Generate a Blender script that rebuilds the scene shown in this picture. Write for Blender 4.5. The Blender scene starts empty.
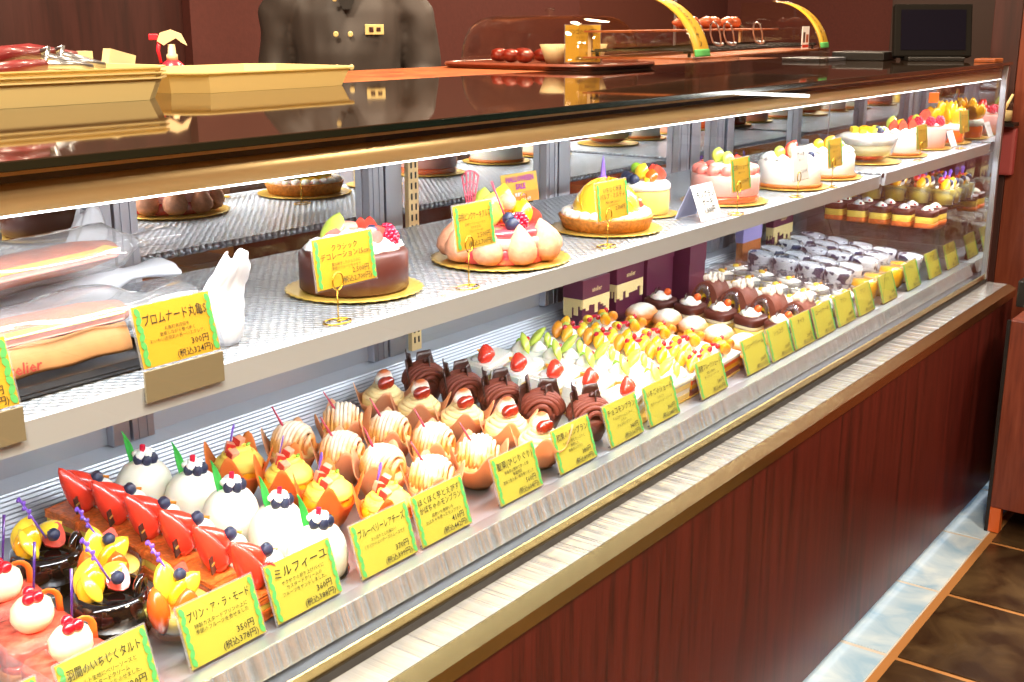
import bpy, bmesh, math, random
from mathutils import Vector, Matrix
PI = math.pi
rnd = random.Random(7)
SC = bpy.context.scene
COL = SC.collection

# ------------------------------------------------------------------ materials
def s2l(c):
    return tuple(((x/12.92) if x <= .04045 else ((x+.055)/1.055)**2.4) for x in c)
def hexc(h):
    return s2l(tuple(int(h[i:i+2], 16)/255 for i in (0, 2, 4)))
class N:
    def __init__(s, name):
        s.m = bpy.data.materials.new(name); s.m.use_nodes = True
        s.t = s.m.node_tree; s.b = s.t.nodes['Principled BSDF']; s.out = s.t.nodes['Material Output']
    def n(s, k, **kw):
        x = s.t.nodes.new(k)
        for a, v in kw.items():
            if a in x.inputs: x.inputs[a].default_value = v
            else: setattr(x, a, v)
        return x
    def l(s, a, b): s.t.links.new(a, b)
    def ramp(s, fac, stops):
        r = s.n('ShaderNodeValToRGB'); e = r.color_ramp.elements
        while len(e) < len(stops): e.new(.5)
        for i, (p, c) in enumerate(stops):
            e[i].position = p; e[i].color = (*c, 1)
        s.l(fac, r.inputs['Fac']); return r.outputs['Color']
    def math(s, op, a, b=None):
        x = s.n('ShaderNodeMath', operation=op)
        for i, v in enumerate((a, b)):
            if v is None: continue
            if isinstance(v, (int, float)): x.inputs[i].default_value = v
            else: s.l(v, x.inputs[i])
        return x.outputs[0]
def pbr(name, col, rough=.5, metal=0, coat=0, sss=0, bump=0, bscale=60, spec=.5, var=0, trans=0, emit=0, aniso=0):
    k = N(name); b = k.b
    c = hexc(col) if isinstance(col, str) else col
    b.inputs['Base Color'].default_value = (*c, 1)
    b.inputs['Roughness'].default_value = rough
    b.inputs['Metallic'].default_value = metal
    b.inputs['Specular IOR Level'].default_value = spec
    if coat: b.inputs['Coat Weight'].default_value = coat; b.inputs['Coat Roughness'].default_value = .05
    if sss:
        b.inputs['Subsurface Weight'].default_value = sss
        b.inputs['Subsurface Radius'].default_value = (.01, .006, .004)
        b.inputs['Subsurface Scale'].default_value = .6
    if trans: b.inputs['Transmission Weight'].default_value = trans
    tc = k.n('ShaderNodeTexCoord')
    nz = k.n('ShaderNodeTexNoise', Scale=bscale, Detail=4.)
    k.l(tc.outputs['Object'], nz.inputs['Vector'])
    if var:
        k.l(k.ramp(nz.outputs['Fac'], [(.3, tuple(x*(1-var) for x in c)), (.7, tuple(min(1, x*(1+var*.6)) for x in c))]), b.inputs['Base Color'])
    if bump:
        bp = k.n('ShaderNodeBump', Strength=bump, Distance=.002)
        k.l(nz.outputs['Fac'], bp.inputs['Height']); k.l(bp.outputs['Normal'], b.inputs['Normal'])
    return k.m
def emis(name, col, st):
    k = N(name); k.b.inputs['Base Color'].default_value = (*col, 1)
    k.b.inputs['Emission Color'].default_value = (*col, 1); k.b.inputs['Emission Strength'].default_value = st
    return k.m
def clear(name, tint=(1, 1, 1), ior=1.5, rough=.0, haze=0, hazecol=(.9, .9, .9)):
    k = N(name)
    tr = k.n('ShaderNodeBsdfTransparent'); tr.inputs['Color'].default_value = (*tint, 1)
    gl = k.n('ShaderNodeBsdfGlossy'); gl.inputs['Roughness'].default_value = rough
    fr = k.n('ShaderNodeFresnel', IOR=ior)
    ge = k.n('ShaderNodeNewGeometry')   # same reflectance on both faces of the pane
    k.l(k.math('ADD', k.math('MULTIPLY', ge.outputs['Backfacing'], 1/ior-ior), ior), fr.inputs['IOR'])
    mx = k.n('ShaderNodeMixShader')
    k.l(fr.outputs[0], mx.inputs[0]); k.l(tr.outputs[0], mx.inputs[1]); k.l(gl.outputs[0], mx.inputs[2])
    last = mx
    if haze:
        df = k.n('ShaderNodeBsdfDiffuse'); df.inputs['Color'].default_value = (*hazecol, 1)
        m2 = k.n('ShaderNodeMixShader'); m2.inputs[0].default_value = haze
        k.l(mx.outputs[0], m2.inputs[1]); k.l(df.outputs[0], m2.inputs[2]); last = m2
    k.l(last.outputs[0], k.out.inputs['Surface']); return k.m
def paper(name, col, tl=.4):
    k = N(name); c = hexc(col)
    k.b.inputs['Base Color'].default_value = (*c, 1); k.b.inputs['Roughness'].default_value = .6
    t = k.n('ShaderNodeBsdfTranslucent'); t.inputs['Color'].default_value = (*c, 1)
    mx = k.n('ShaderNodeMixShader'); mx.inputs[0].default_value = tl
    k.l(k.b.outputs[0], mx.inputs[1]); k.l(t.outputs[0], mx.inputs[2]); k.l(mx.outputs[0], k.out.inputs['Surface'])
    return k.m
def zmix(name, lo, hi, z0, z1, nscale=60, namp=.5, rough=.7, bump=.4):
    """two colours of one food (crust and icing sugar; in the noodle, painted shade below) split by object height with a ragged edge"""
    k = N(name); tc = k.n('ShaderNodeTexCoord'); sp = k.n('ShaderNodeSeparateXYZ'); k.l(tc.outputs['Object'], sp.inputs[0])
    nz = k.n('ShaderNodeTexNoise', Scale=nscale, Detail=3.); k.l(tc.outputs['Object'], nz.inputs['Vector'])
    f = k.math('ADD', k.math('DIVIDE', k.math('SUBTRACT', sp.outputs[2], z0), z1-z0), k.math('MULTIPLY', k.math('SUBTRACT', nz.outputs['Fac'], .5), namp*2))
    k.l(k.ramp(f, [(0, hexc(lo)), (1, hexc(hi))]), k.b.inputs['Base Color']); k.b.inputs['Roughness'].default_value = rough
    bp = k.n('ShaderNodeBump', Strength=bump, Distance=.002); k.l(nz.outputs['Fac'], bp.inputs['Height']); k.l(bp.outputs['Normal'], k.b.inputs['Normal'])
    return k.m
M = {}
def P(key, *a, **k): M[key] = pbr(key, *a, **k)
P('white_cream', 'fdf8ee', .45, sss=.25)
P('ivory_cream', 'faecc0', .5, sss=.2)
P('cheese_white', 'fbf5e2', .4, sss=.2)
P('custard', 'f8dc6a', .4, sss=.2)
P('yellow_cream', 'f9d75a', .5, bump=.2, bscale=200)
P('strawberry_red', 'dd2a22', .22, coat=.6, sss=.1, bump=.25, bscale=500)
P('strawberry_tip', 'e63a26', .25, coat=.5, sss=.1, var=.25, bscale=45); P('strawberry_flesh', 'e9523f', .3, coat=.5, sss=.15, var=.35, bscale=90)
P('raspberry', 'd8173f', .3, coat=.4)
P('currant', 'c80f22', .08, coat=1)
P('cherry', 'b01310', .08, coat=1)
P('chestnut_glaze', '9c2410', .08, coat=1, var=.4, bscale=90)
P('blueberry', '27304f', .45, var=.4, bscale=150)
P('mango', 'fbb41c', .2, coat=.5, sss=.1)
P('mango_yellow', 'fcd53a', .2, coat=.5, sss=.1)
P('papaya', 'f0641e', .2, coat=.6, sss=.1, var=.15, bscale=40)
P('melon', 'c8dc5a', .25, coat=.4, sss=.1, var=.2)
P('kiwi', '8fbf30', .25, coat=.4, var=.3, bscale=120)
P('orange_slice', 'f39a24', .3, coat=.4, var=.2, bscale=120)
P('leaf_green', '35b24a', .4)
P('purple_plastic', '7a4fc0', .3, coat=.4)
P('dark_purple_plastic', '4a2170', .25, coat=.5)
P('pink_plastic', 'c9435a', .4)
P('choc_dark', '3a1c16', .35, coat=.2)
P('choc_brown', '6a2f22', .5, sss=0, bump=.2, bscale=250)
P('choc_glaze', '4b1f16', .42)
P('choc_roll', '7c4030', .6, bump=.3, bscale=200, var=.2)
P('pastry', 'd98a3a', .6, bump=.6, bscale=180, var=.35)
P('flaky', 'e0702c', .45, bump=.9, bscale=160, var=.4, coat=.2)
P('sponge', 'f4d98e', .8, bump=.4, bscale=250)
P('crust', 'c9722e', .6, bump=.4, bscale=200, var=.3)
P('black_pot', '0d0808', .08, coat=1)
P('jelly_red', 'e8402e', .08, coat=1, sss=.1, var=.35, bscale=60)
P('jelly_pink', 'f0624e', .12, coat=.8, var=.5, bscale=110, bump=.5)
P('pink_mousse', 'f3ada0', .4, sss=.2)
P('rose_jelly', 'e04a55', .15, coat=.8, var=.3)
P('fig_skin', 'eea680', .7, bump=.5, bscale=150, var=.2)
P('gold', 'efc45c', .28, metal=.55, bump=.15, bscale=300)
P('gold_wire', 'd9a93a', .2, metal=1)
P('foil', 'c8ccd8', .2, metal=1)
P('tag_orange', 'f08028', .4)
P('crumb', 'f4ead8', .8, bump=1, bscale=250)
P('sweet_potato', 'f2a080', .5, var=.3, bscale=120)
P('sweet_potato_skin', 'c03028', .4)
P('pink_berry', 'ec8578', .3, coat=.4); P('sweet_red', '8a2412', .4, coat=.3, var=.4, bscale=60); P('macaroon', 'e8a08c', .6, bump=.3, bscale=200)
P('meringue', 'fbf3e4', .6, sss=.1)
M['noodle_shaded'] = zmix('noodle_shaded', 'e8a24a', 'fbf0dc', .050, .080, namp=.9)  # lower colour deepened as painted shade between the strands
P('noodle_plain', 'f6dca0', .6)
P('cocoa_noodle', '74301f', .6)
P('peach_paper_plain', 'f7b277', .6)
M['peach_paper'] = paper('peach_paper', 'ffcda0', .55)
M['orange_paper'] = paper('orange_paper', 'fb9a48', .5)
M['cocoa_meringue'] = zmix('cocoa_meringue', 'fbf3e4', 'c2602c', .074, .082, 300, .4)
M['puff'] = zmix('puff', 'd88a44', 'fbf1e4', .044, .060, 38, .9)
M['bag_film'] = clear('bag_film', haze=.05, hazecol=(.95, .95, 1), rough=.06)
M['film'] = clear('film', haze=.05)
M['acetate'] = clear('acetate', haze=.12)
M['lid_plastic'] = clear('lid_plastic', haze=.03, hazecol=(.92, .94, .98), rough=.05)
M['glass_cup'] = clear('glass_cup', tint=(.97, .98, .98))
M['case_glass'] = clear('case_glass', tint=(.975, .985, .98), ior=1.45)
M['acrylic'] = clear('acrylic', tint=(.95, .93, .90))
M['end_mirror'] = pbr('end_mirror', (.62, .66, .66), .02, metal=1)
M['mirror'] = pbr('mirror', (.83, .85, .86), .015, metal=1)
P('steel', 'c8ccd2', .28, metal=1)
P('edge_light', 'd2dae6', .4, metal=.3); P('slot_grey', '868c94', .5); P('steel_light', 'd6dae0', .4, metal=1)
P('alu_frame', 'aeb2bc', .38, metal=1)
P('grey_wall', 'b8bec8', .45, metal=.8)
P('brass_trim', 'c6b27c', .25, metal=1)
P('tan_metal', 'f4d6a0', .36, metal=.45)
P('case_white', 'd8d8d4', .5); P('black_gap', '120d0a', .5)
P('dark_channel', '4c4e54', .35, metal=.7)
P('glass_edge', '06140f', .1, coat=1)
P('black_plastic', '16130f', .4)
P('card_yellow', 'b8ae40', .45)
P('card_gold', 'cfa22a', .45)
P('card_green', '58b25c', .5)
P('card_ink', '2a2216', .7)
P('card_white', 'efeae6', .6)
P('lilac_card', 'b9bde2', .6)
P('card_orange', 'f0842a', .5)
P('card_purple', 'a0308c', .5)
P('card_back', '857a62', .5)
M['tray_cream'] = paper('tray_cream', 'e4d092', .3)
P('tray_wood', '7a3a24', .4, coat=.4, var=.2)
P('tray_black', '14100f', .35, coat=.3)
P('shirt', '3e3631', .6, bump=.08, bscale=200)
P('skin', 'd9a27e', .5, sss=.2)
P('hair', '17110f', .5)
P('button', 'd8c080', .3, coat=.5)
P('red_grip', '6a1416', .4, coat=.3)
P('spray_red', 'c8283c', .35, coat=.4)
P('beige_plastic', 'dccaa0', .4)
P('croissant', 'a8502a', .4, coat=.3, var=.4, bscale=60)
P('box_purple', '5c1f3a', .4)
P('box_cream', 'f0d89a', .5)
P('bread', 'a84e22', .5, var=.35, bscale=45, bump=.4)
P('ham', 'e88a78', .4, var=.2)
P('kraft', '9c6c3e', .6, var=.1)
P('logo_ink', 'a03028', .6)
P('lilac', 'a79ad8', .4)
P('patterned_white', 'e4e6f2', .4)
M['white_wrap'] = paper('white_wrap', 'f6f6fb', .35)
def cow():
    k = N('blue_patch_film'); tc = k.n('ShaderNodeTexCoord')
    nz = k.n('ShaderNodeTexNoise', Scale=48., Detail=1.); k.l(tc.outputs['Object'], nz.inputs['Vector'])
    k.l(k.ramp(nz.outputs['Fac'], [(.49, hexc('dfe3f0')), (.53, hexc('2c3458'))]), k.b.inputs['Base Color']); k.b.inputs['Roughness'].default_value = .3
    return k.m
M['cow_film'] = cow()
def wood(name, base, dark, light, sx=9, sz=.7, rough=.35, plank=0, axis=0):
    k = N(name); tc = k.n('ShaderNodeTexCoord'); mp = k.n('ShaderNodeMapping'); mp.inputs['Scale'].default_value = (sx, sx, sz)
    k.l(tc.outputs['Object'], mp.inputs[0])
    n1 = k.n('ShaderNodeTexNoise', Scale=2.2, Detail=6., Distortion=.6); n2 = k.n('ShaderNodeTexNoise', Scale=14., Detail=4.)
    k.l(mp.outputs[0], n1.inputs['Vector']); k.l(mp.outputs[0], n2.inputs['Vector'])
    f = k.math('ADD', k.math('MULTIPLY', n1.outputs['Fac'], .7), k.math('MULTIPLY', n2.outputs['Fac'], .3))
    k.l(k.ramp(f, [(.32, hexc(dark)), (.47, hexc(base)), (.66, hexc(light))]), k.b.inputs['Base Color'])
    k.b.inputs['Roughness'].default_value = rough
    bp = k.n('ShaderNodeBump', Strength=.15, Distance=.002); k.l(f, bp.inputs['Height']); k.l(bp.outputs['Normal'], k.b.inputs['Normal'])
    return k.m
M['panel_wood'] = wood('panel_wood', '4c1914', '240e0a', '5c201a', 16, .9)
M['back_wood'] = wood('back_wood', '37160f', '240d08', '45201a', 6, .5, .5)
M['pillar_wood'] = wood('pillar_wood', '6b2f1c', '4a1e12', '80402a', 10, .8, .4)
M['rack_wood'] = wood('rack_wood', '9a5026', '70341a', 'b86a38', 6, 6, .4)
def embossed():
    k = N('embossed_shelf'); tc = k.n('ShaderNodeTexCoord'); mp = k.n('ShaderNodeMapping'); mp.inputs['Rotation'].default_value = (0, 0, PI/4)
    k.l(tc.outputs['Object'], mp.inputs[0])
    v = k.n('ShaderNodeTexVoronoi', Scale=95., Randomness=.25); k.l(mp.outputs[0], v.inputs['Vector'])
    bp = k.n('ShaderNodeBump', Strength=.8, Distance=.008); k.l(v.outputs['Distance'], bp.inputs['Height']); k.l(bp.outputs['Normal'], k.b.inputs['Normal'])
    k.l(k.ramp(v.outputs['Distance'], [(.15, (.86, .90, .96)), (.6, (.50, .55, .62))]), k.b.inputs['Base Color']); k.b.inputs['Metallic'].default_value = .6; k.b.inputs['Roughness'].default_value = .22
    return k.m
M['embossed'] = embossed()
def ribs_and_reflections(nm, sc, bs, bd, me, ro, lo):
    k = N(nm); tc = k.n('ShaderNodeTexCoord'); sp = k.n('ShaderNodeSeparateXYZ'); k.l(tc.outputs['Object'], sp.inputs[0])
    cm = k.n('ShaderNodeCombineXYZ'); k.l(sp.outputs[0], cm.inputs[0])
    n = k.n('ShaderNodeTexNoise', Scale=sc, Detail=4.); k.l(cm.outputs[0], n.inputs['Vector'])
    bp = k.n('ShaderNodeBump', Strength=bs, Distance=bd); k.l(n.outputs['Fac'], bp.inputs['Height']); k.l(bp.outputs['Normal'], k.b.inputs['Normal'])
    k.l(k.ramp(n.outputs['Fac'], [(.35, (lo*.97, lo, lo)), (.6, (.93, .96, .98))]), k.b.inputs['Base Color']); k.b.inputs['Metallic'].default_value = me; k.b.inputs['Roughness'].default_value = ro  # streaks in the base colour are painted reflections, over the rib bump
    return k.m
M['fluted'] = ribs_and_reflections('fluted_steel', 70., 1., .012, .75, .2, .62); M['sill_steel'] = ribs_and_reflections('sill_steel', 34., .8, .009, .7, .18, .8)
def slate(name, c0, c1, rough):
    k = N(name); tc = k.n('ShaderNodeTexCoord')
    n = k.n('ShaderNodeTexNoise', Scale=7., Detail=8., Distortion=1.2); k.l(tc.outputs['Object'], n.inputs['Vector'])
    k.l(k.ramp(n.outputs['Fac'], [(.35, hexc(c0)), (.68, hexc(c1))]), k.b.inputs['Base Color']); k.b.inputs['Roughness'].default_value = rough
    bp = k.n('ShaderNodeBump', Strength=.3, Distance=.006); k.l(n.outputs['Fac'], bp.inputs['Height']); k.l(bp.outputs['Normal'], k.b.inputs['Normal'])
    return k.m
M['slate_dark'] = slate('slate_dark', '2c1d10', '54422a', .28)
M['slate_cool_lit'] = slate('slate_cool_lit', '9cc4e6', 'd6ebfa', .2)  # cool light on the floor painted into border tile and grout colours
P('grout_tan', 'a8743e', .8, bump=.3, bscale=90)
P('grout_cool_lit', 'c9c6c0', .8, bump=.3, bscale=90)
P('wall_paint', '55261f', .85, bump=.4, bscale=60, var=.08)
P('ceiling_paint', '8a6a4a', .9)
P('shop_wall', 'a06a38', .8, var=.15, bscale=3)
P('dark_cupboard', '2a150b', .6); P('leg_orange_lit', 'c8602a', .4); P('dispenser_pink', 'a04848', .5); P('register_grey', '14110d', .7, spec=.1)
M['side_led'] = emis('side_led', (1, 1, .92), 14)
M['led'] = emis('led', (1, 1, 1), 9)
M['screen'] = pbr('screen', '0c0814', .6, spec=.05)

# ------------------------------------------------------------------ mesh builder
class MB:
    def __init__(s): s.b = bmesh.new(); s.x = Matrix.Identity(4)
    def v(s, p): return s.b.verts.new(s.x @ Vector(p))
    def f(s, vs, smooth=True, mi=0):
        try:
            fc = s.b.faces.new(vs); fc.smooth = smooth; fc.material_index = mi; return fc
        except ValueError: pass
    def box(s, c, d, R=None, bev=0):
        x, y, z = [k/2 for k in d]; R = R or Matrix.Identity(3); c = Vector(c)
        pts = [c + R @ Vector((a*x, b*y, e*z)) for e in (-1, 1) for a, b in ((-1, -1), (1, -1), (1, 1), (-1, 1))]
        vs = [s.v(p) for p in pts]; fs = []
        for q in ((3, 2, 1, 0), (4, 5, 6, 7), (0, 1, 5, 4), (1, 2, 6, 5), (2, 3, 7, 6), (3, 0, 4, 7)): fs.append(s.f([vs[i] for i in q], False))
        if bev:
            es = list({e for f in fs for e in f.edges})
            bmesh.ops.bevel(s.b, geom=es, offset=bev, segments=2, affect='EDGES', profile=.6)
        return s
    def bb(s, x0, x1, y0, y1, z0, z1, bev=0): return s.box(((x0+x1)/2, (y0+y1)/2, (z0+z1)/2), (x1-x0, y1-y0, z1-z0), None, bev)
    def lathe(s, prof, n=24, c=(0, 0, 0), sx=1, sy=1, star=(0, 0, 0), R=None, arc=None, jit=0):
        c = Vector(c); R = R or Matrix.Identity(3); rings = []
        z0, z1 = prof[0][1], prof[-1][1]
        for r, z in prof:
            if r < 1e-6: rings.append([s.v(c + R @ Vector((0, 0, z)))]); continue
            ring = []
            for i in range(n):
                a = 2*PI*i/n; rr = r
                if star[0]: rr = r*(1 + star[1]*math.cos(star[0]*(a + star[2]*(z-z0)/max(1e-6, z1-z0))))
                if jit: rr *= 1 + rnd.uniform(-jit, jit)
                ring.append(s.v(c + R @ Vector((rr*math.cos(a)*sx, rr*math.sin(a)*sy, z))))
            rings.append(ring)
        for A, B in zip(rings, rings[1:]):
            if len(A) == 1 and len(B) == 1: continue
            for i in range(n):
                j = (i+1) % n
                if len(A) == 1: s.f([A[0], B[j], B[i]])
                elif len(B) == 1: s.f([A[i], A[j], B[0]])
                else: s.f([A[i], A[j], B[j], B[i]])
        return s
    def ell(s, c, r, R=None, n=14, m=8, jit=0):
        if isinstance(r, (int, float)): r = (r, r, r)
        return s.lathe([(math.sin(PI*k/m), -math.cos(PI*k/m)*r[2]) for k in range(m+1)] if 0 else
                       [(max(0, math.sin(PI*k/m)) if 0 < k < m else 0, -math.cos(PI*k/m)*r[2]) for k in range(m+1)], n, c, r[0], r[1], R=R, jit=jit)
    def tube(s, pts, rad, n=8, cap=True, sq=1):
        pts = [Vector(p) for p in pts]; k = len(pts); rings = []; up = None
        for i, p in enumerate(pts):
            t = (pts[min(i+1, k-1)] - pts[max(i-1, 0)]).normalized()
            if up is None: up = Vector((0, 0, 1)) if abs(t.z) < .9 else Vector((0, 1, 0))
            a = t.cross(up).normalized(); b = a.cross(t).normalized(); up = b
            r = rad[i] if isinstance(rad, (list, tuple)) else rad
            rings.append([s.v(p + a*math.cos(2*PI*q/n)*r + b*math.sin(2*PI*q/n)*r*sq) for q in range(n)])
        for A, B in zip(rings, rings[1:]):
            for q in range(n): s.f([A[q], A[(q+1) % n], B[(q+1) % n], B[q]])
        if cap: s.f(rings[0][::-1]); s.f(rings[-1])
        return s
    def prism(s, poly, h0, h1, axis='z', smooth=False):
        """poly in the two other axes; extruded along axis"""
        def pt(a, b, h): return {'z': (a, b, h), 'x': (h, a, b), 'y': (a, h, b)}[axis]
        A = [s.v(pt(a, b, h0)) for a, b in poly]; B = [s.v(pt(a, b, h1)) for a, b in poly]; n = len(poly)
        s.f(A[::-1], False); s.f(B, False)
        for i in range(n): s.f([A[i], A[(i+1) % n], B[(i+1) % n], B[i]], smooth)
        return s
    def grid(s, fn, nu, nv, th=0, wrap=False):
        """surface fn(u,v) with thickness th"""
        def lay(o):
            return [[s.v(Vector(fn(i/nu, j/nv)) + o(i/nu, j/nv)) for j in range(nv+1)] for i in range(nu if wrap else nu+1)]
        def nrm(u, v):
            e = 1e-3; p = Vector(fn(u, v)); a = Vector(fn(u+e, v))-p; b = Vector(fn(u, v+e))-p
            q = a.cross(b); return q.normalized() if q.length > 1e-12 else Vector((0, 0, 1))
        A = lay(lambda u, v: Vector()); nu_ = nu if wrap else nu
        for i in range(nu_):
            ii = (i+1) % nu if wrap else i+1
            for j in range(nv): s.f([A[i][j], A[ii][j], A[ii][j+1], A[i][j+1]])
        if th:
            B = lay(lambda u, v: -nrm(u, v)*th)
            for i in range(nu_):
                ii = (i+1) % nu if wrap else i+1
                for j in range(nv): s.f([B[i][j+1], B[ii][j+1], B[ii][j], B[i][j]])
                s.f([A[i][0], B[i][0], B[ii][0], A[ii][0]]); s.f([A[ii][nv], B[ii][nv], B[i][nv], A[i][nv]])
            if not wrap:
                for j in range(nv): s.f([A[0][j+1], B[0][j+1], B[0][j], A[0][j]]); s.f([A[nu][j], B[nu][j], B[nu][j+1], A[nu][j+1]])
        return s
    def rough(s, amp):
        for v in s.b.verts: v.co += Vector([rnd.uniform(-amp, amp) for _ in range(3)])
        return s
    def o(s, name, mat, parent=None, label=None, loc=None):
        bmesh.ops.recalc_face_normals(s.b, faces=s.b.faces)
        me = bpy.data.meshes.new(name); s.b.to_mesh(me); s.b.free()
        for mm in (mat if isinstance(mat, (list, tuple)) else [mat]): me.materials.append(M[mm])
        ob = bpy.data.objects.new(name, me); COL.objects.link(ob)
        if parent: ob.parent = parent
        if loc: ob.location = loc
        if label: ob['label'] = label
        return ob
def orient(d, roll=0):
    d = Vector(d).normalized(); return d.to_track_quat('Z', 'Y').to_matrix() @ Matrix.Rotation(roll, 3, 'Z')
def tag(o, label, cat, group=None, kind=None):
    o['label'] = label; o['category'] = cat
    if group: o['group'] = group
    if kind: o['kind'] = kind
    return o
def thing(name, label, cat, loc=(0, 0, 0), rz=0, group=None):
    o = bpy.data.objects.new(name, None); COL.objects.link(o); o.empty_display_size = .02
    o.location = loc; o.rotation_euler = (0, 0, rz); return tag(o, label, cat, group)
def struct(o): o['kind'] = 'structure'; return o
def dup(root):
    def cp(o, p):
        c = o.copy(); COL.objects.link(c); c.parent = p
        for ch in kids[o]: cp(ch, c)
        return c
    kids = {}
    def col(o): kids[o] = list(o.children); [col(c) for c in o.children]
    col(root); return cp(root, None)

# ------------------------------------------------------------------ lettering
TC = {}
def text_obj(body, name, mat, parent, x, z, h, maxw, align='CENTER', bold=.012, y=-.0012, sp=1.05):
    """lettering standing in the XZ plane facing -y; x,z = anchor (baseline), h = em height"""
    key = (body, align, bold, sp)
    if key not in TC:
        c = bpy.data.curves.new('txt', 'FONT'); c.body = body; c.align_x = align; c.resolution_u = 1; c.offset = bold; c.space_line = sp
        o = bpy.data.objects.new('txt', c); COL.objects.link(o)
        bpy.context.view_layer.update()
        me = bpy.data.meshes.new_from_object(o.evaluated_get(bpy.context.evaluated_depsgraph_get()))
        bpy.data.objects.remove(o); bpy.data.curves.remove(c)
        TC[key] = me
    me = TC[key].copy(); me.name = name
    xs = [v.co.x for v in me.vertices] or [0, 1]; w = (max(xs)-min(xs))*h
    sx = h*min(1, maxw/max(w, 1e-6))
    me.transform(Matrix(((sx, 0, 0, x), (0, 0, -1, y), (0, h, 0, z), (0, 0, 0, 1))))
    me.materials.clear(); me.materials.append(M[mat])
    o = bpy.data.objects.new(name, me); COL.objects.link(o); o.parent = parent; return o
def leaves(x, z0, z1, n, w, y=-.0012):
    b = MB(); st = (z1-z0)/n
    for i in range(n):
        zc = z0+st*(i+.5); k = .25 if i % 2 else -.25
        pts = []
        for q in range(8):
            a = 2*PI*q/8; u, v = math.cos(a)*w*.42, math.sin(a)*st*.58
            pts.append((x+u+v*k, zc+v))
        vs = [b.v((px, y, pz)) for px, pz in pts]; b.f(vs, False)
    return b
def price_card(label, loc, title, desc, price, tax, w=.113, h=.075, col='card_yellow', tilt=.36, rz=0, group=None, cat='price card', stand='foot', z_up=0, border=True, name='price_card', ts=1.0):
    r = thing(name, label, cat, loc, rz, group); r.rotation_euler = (0, 0, rz)
    T = Matrix.Translation((0, 0, z_up)) @ Matrix.Rotation(-tilt, 4, 'X')
    def fix(o): o.data.transform(T); return o
    fix(MB().bb(-w/2, w/2, 0, .0012, 0, h).o('card', col, r))
    fix(MB().bb(-w/2-.0025, w/2+.0025, .0013, .0022, -.002, h+.002).o('clear_sleeve', 'acetate', r))
    if border:
        for sx in (-1, 1): fix(leaves(sx*(w/2-.0045), .002, h-.002, 7, .0085).o('leaf_border', 'card_green', r))
    tl = title.split('\n'); n = len(tl); th = .0115*ts if n > 1 else .0135*ts
    zt = h-.017 if n > 1 else h-.021
    for i, t in enumerate(tl): fix(text_obj(t, 'title_lettering', 'card_ink', r, 0, zt-i*th*1.05, th, w*.82, bold=.005))
    zd = zt-(n-1)*th*1.05-(.0105 if h > .07 else .0085)
    if desc: fix(text_obj(desc, 'description_lettering', 'card_ink', r, 0, zd, .0062 if h > .07 else .0046, w*.72, bold=.0, sp=1.15))
    if price: fix(text_obj(price, 'price_lettering', 'card_ink', r, w*.40-.002, .0165 if h > .07 else .0135, .0112 if h > .07 else .0095, w*.6, 'RIGHT', .006))
    if tax: fix(text_obj(tax, 'tax_price_lettering', 'card_ink', r, w*.41, .0045 if h > .07 else .0035, .0108 if h > .07 else .0092, w*.68, 'RIGHT', .006))
    if stand == 'foot':
        b = MB(); b.prism([(.0025, -.0018), (.013, -.0012), (.009, .024)], w/2-.004, w/2-.001, 'x'); b.bb(-w/2+.004, w/2-.001, .003, .010, -.0022, -.001); b.o('foot', 'black_plastic', r)
    elif stand == 'pin':
        b = MB(); b.x = Matrix.Translation((-.022, 0, 0))
        b.tube([(.0+.0*i, -.002+.02*0, z) for i, z in enumerate((.004, z_up*.5, z_up-.003))], .0009, 6)
        b.tube([(.009*math.cos(a), -.0035, z_up+.008+.011*math.sin(a)) for a in [(-PI/2)+2*PI*k/16 for k in range(17)]], .0011, 6)
        b.tube([(.02*math.cos(a), .02*math.sin(a)*.7, .0015) for a in [2*PI*k/16 for k in range(17)]], .0012, 6)
        b.tube([(0, 0, .0015), (0, -.002, .006)], .001, 6); b.tube([(0, 0, .0015), (.02, 0, .0015)], .001, 6)
        b.o('wire_stand', 'gold_wire', r)
    return r

# ------------------------------------------------------------------ setting
def build_setting():
    # floor: dark slate field, tan grout, border course along the case coloured as if lit cool
    b = MB(); b.bb(-3, 7, -4.5, 3.2, -.1, -.004); struct(b.o('floor', 'grout_tan'))
    g = MB(); g.bb(-3, 3.9, -.0948, .05, -.004, -.002); struct(g.o('trim_1', 'grout_cool_lit'))
    k = 0; tb = MB(); td = MB()
    for i in range(-8, 12):
        x0 = .153+.4*i
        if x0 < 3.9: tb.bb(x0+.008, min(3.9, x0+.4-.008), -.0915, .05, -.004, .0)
        y = -.118
        while y > -4.4:
            td.bb(x0+.010, x0+.4-.010, y-.385, y, -.004, 0); y -= .40
    struct(tb.o('trim_2', 'slate_cool_lit')); struct(td.o('trim_3', 'slate_dark'))
    struct(MB().bb(-3, 2.77, 2.6, 2.72, 0, 3).o('wall_back', 'back_wood'))
    struct(MB().bb(2.77, 7, 2.56, 2.72, 0, 3).o('wall_back', 'wall_paint'))
    struct(MB().bb(6.9, 7, -4.5, 2.6, 0, 3).o('wall_right', 'wall_paint'))
    struct(MB().bb(-3.1, -3, -4.5, 2.6, 0, 3).o('wall_left', 'shop_wall'))
    struct(MB().bb(-3, 7, -4.6, -4.5, 0, 3).o('wall_front', 'shop_wall'))
    struct(MB().bb(-3, 7, -4.5, 2.7, 3, 3.1).o('ceiling', 'ceiling_paint'))
build_setting()

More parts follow.
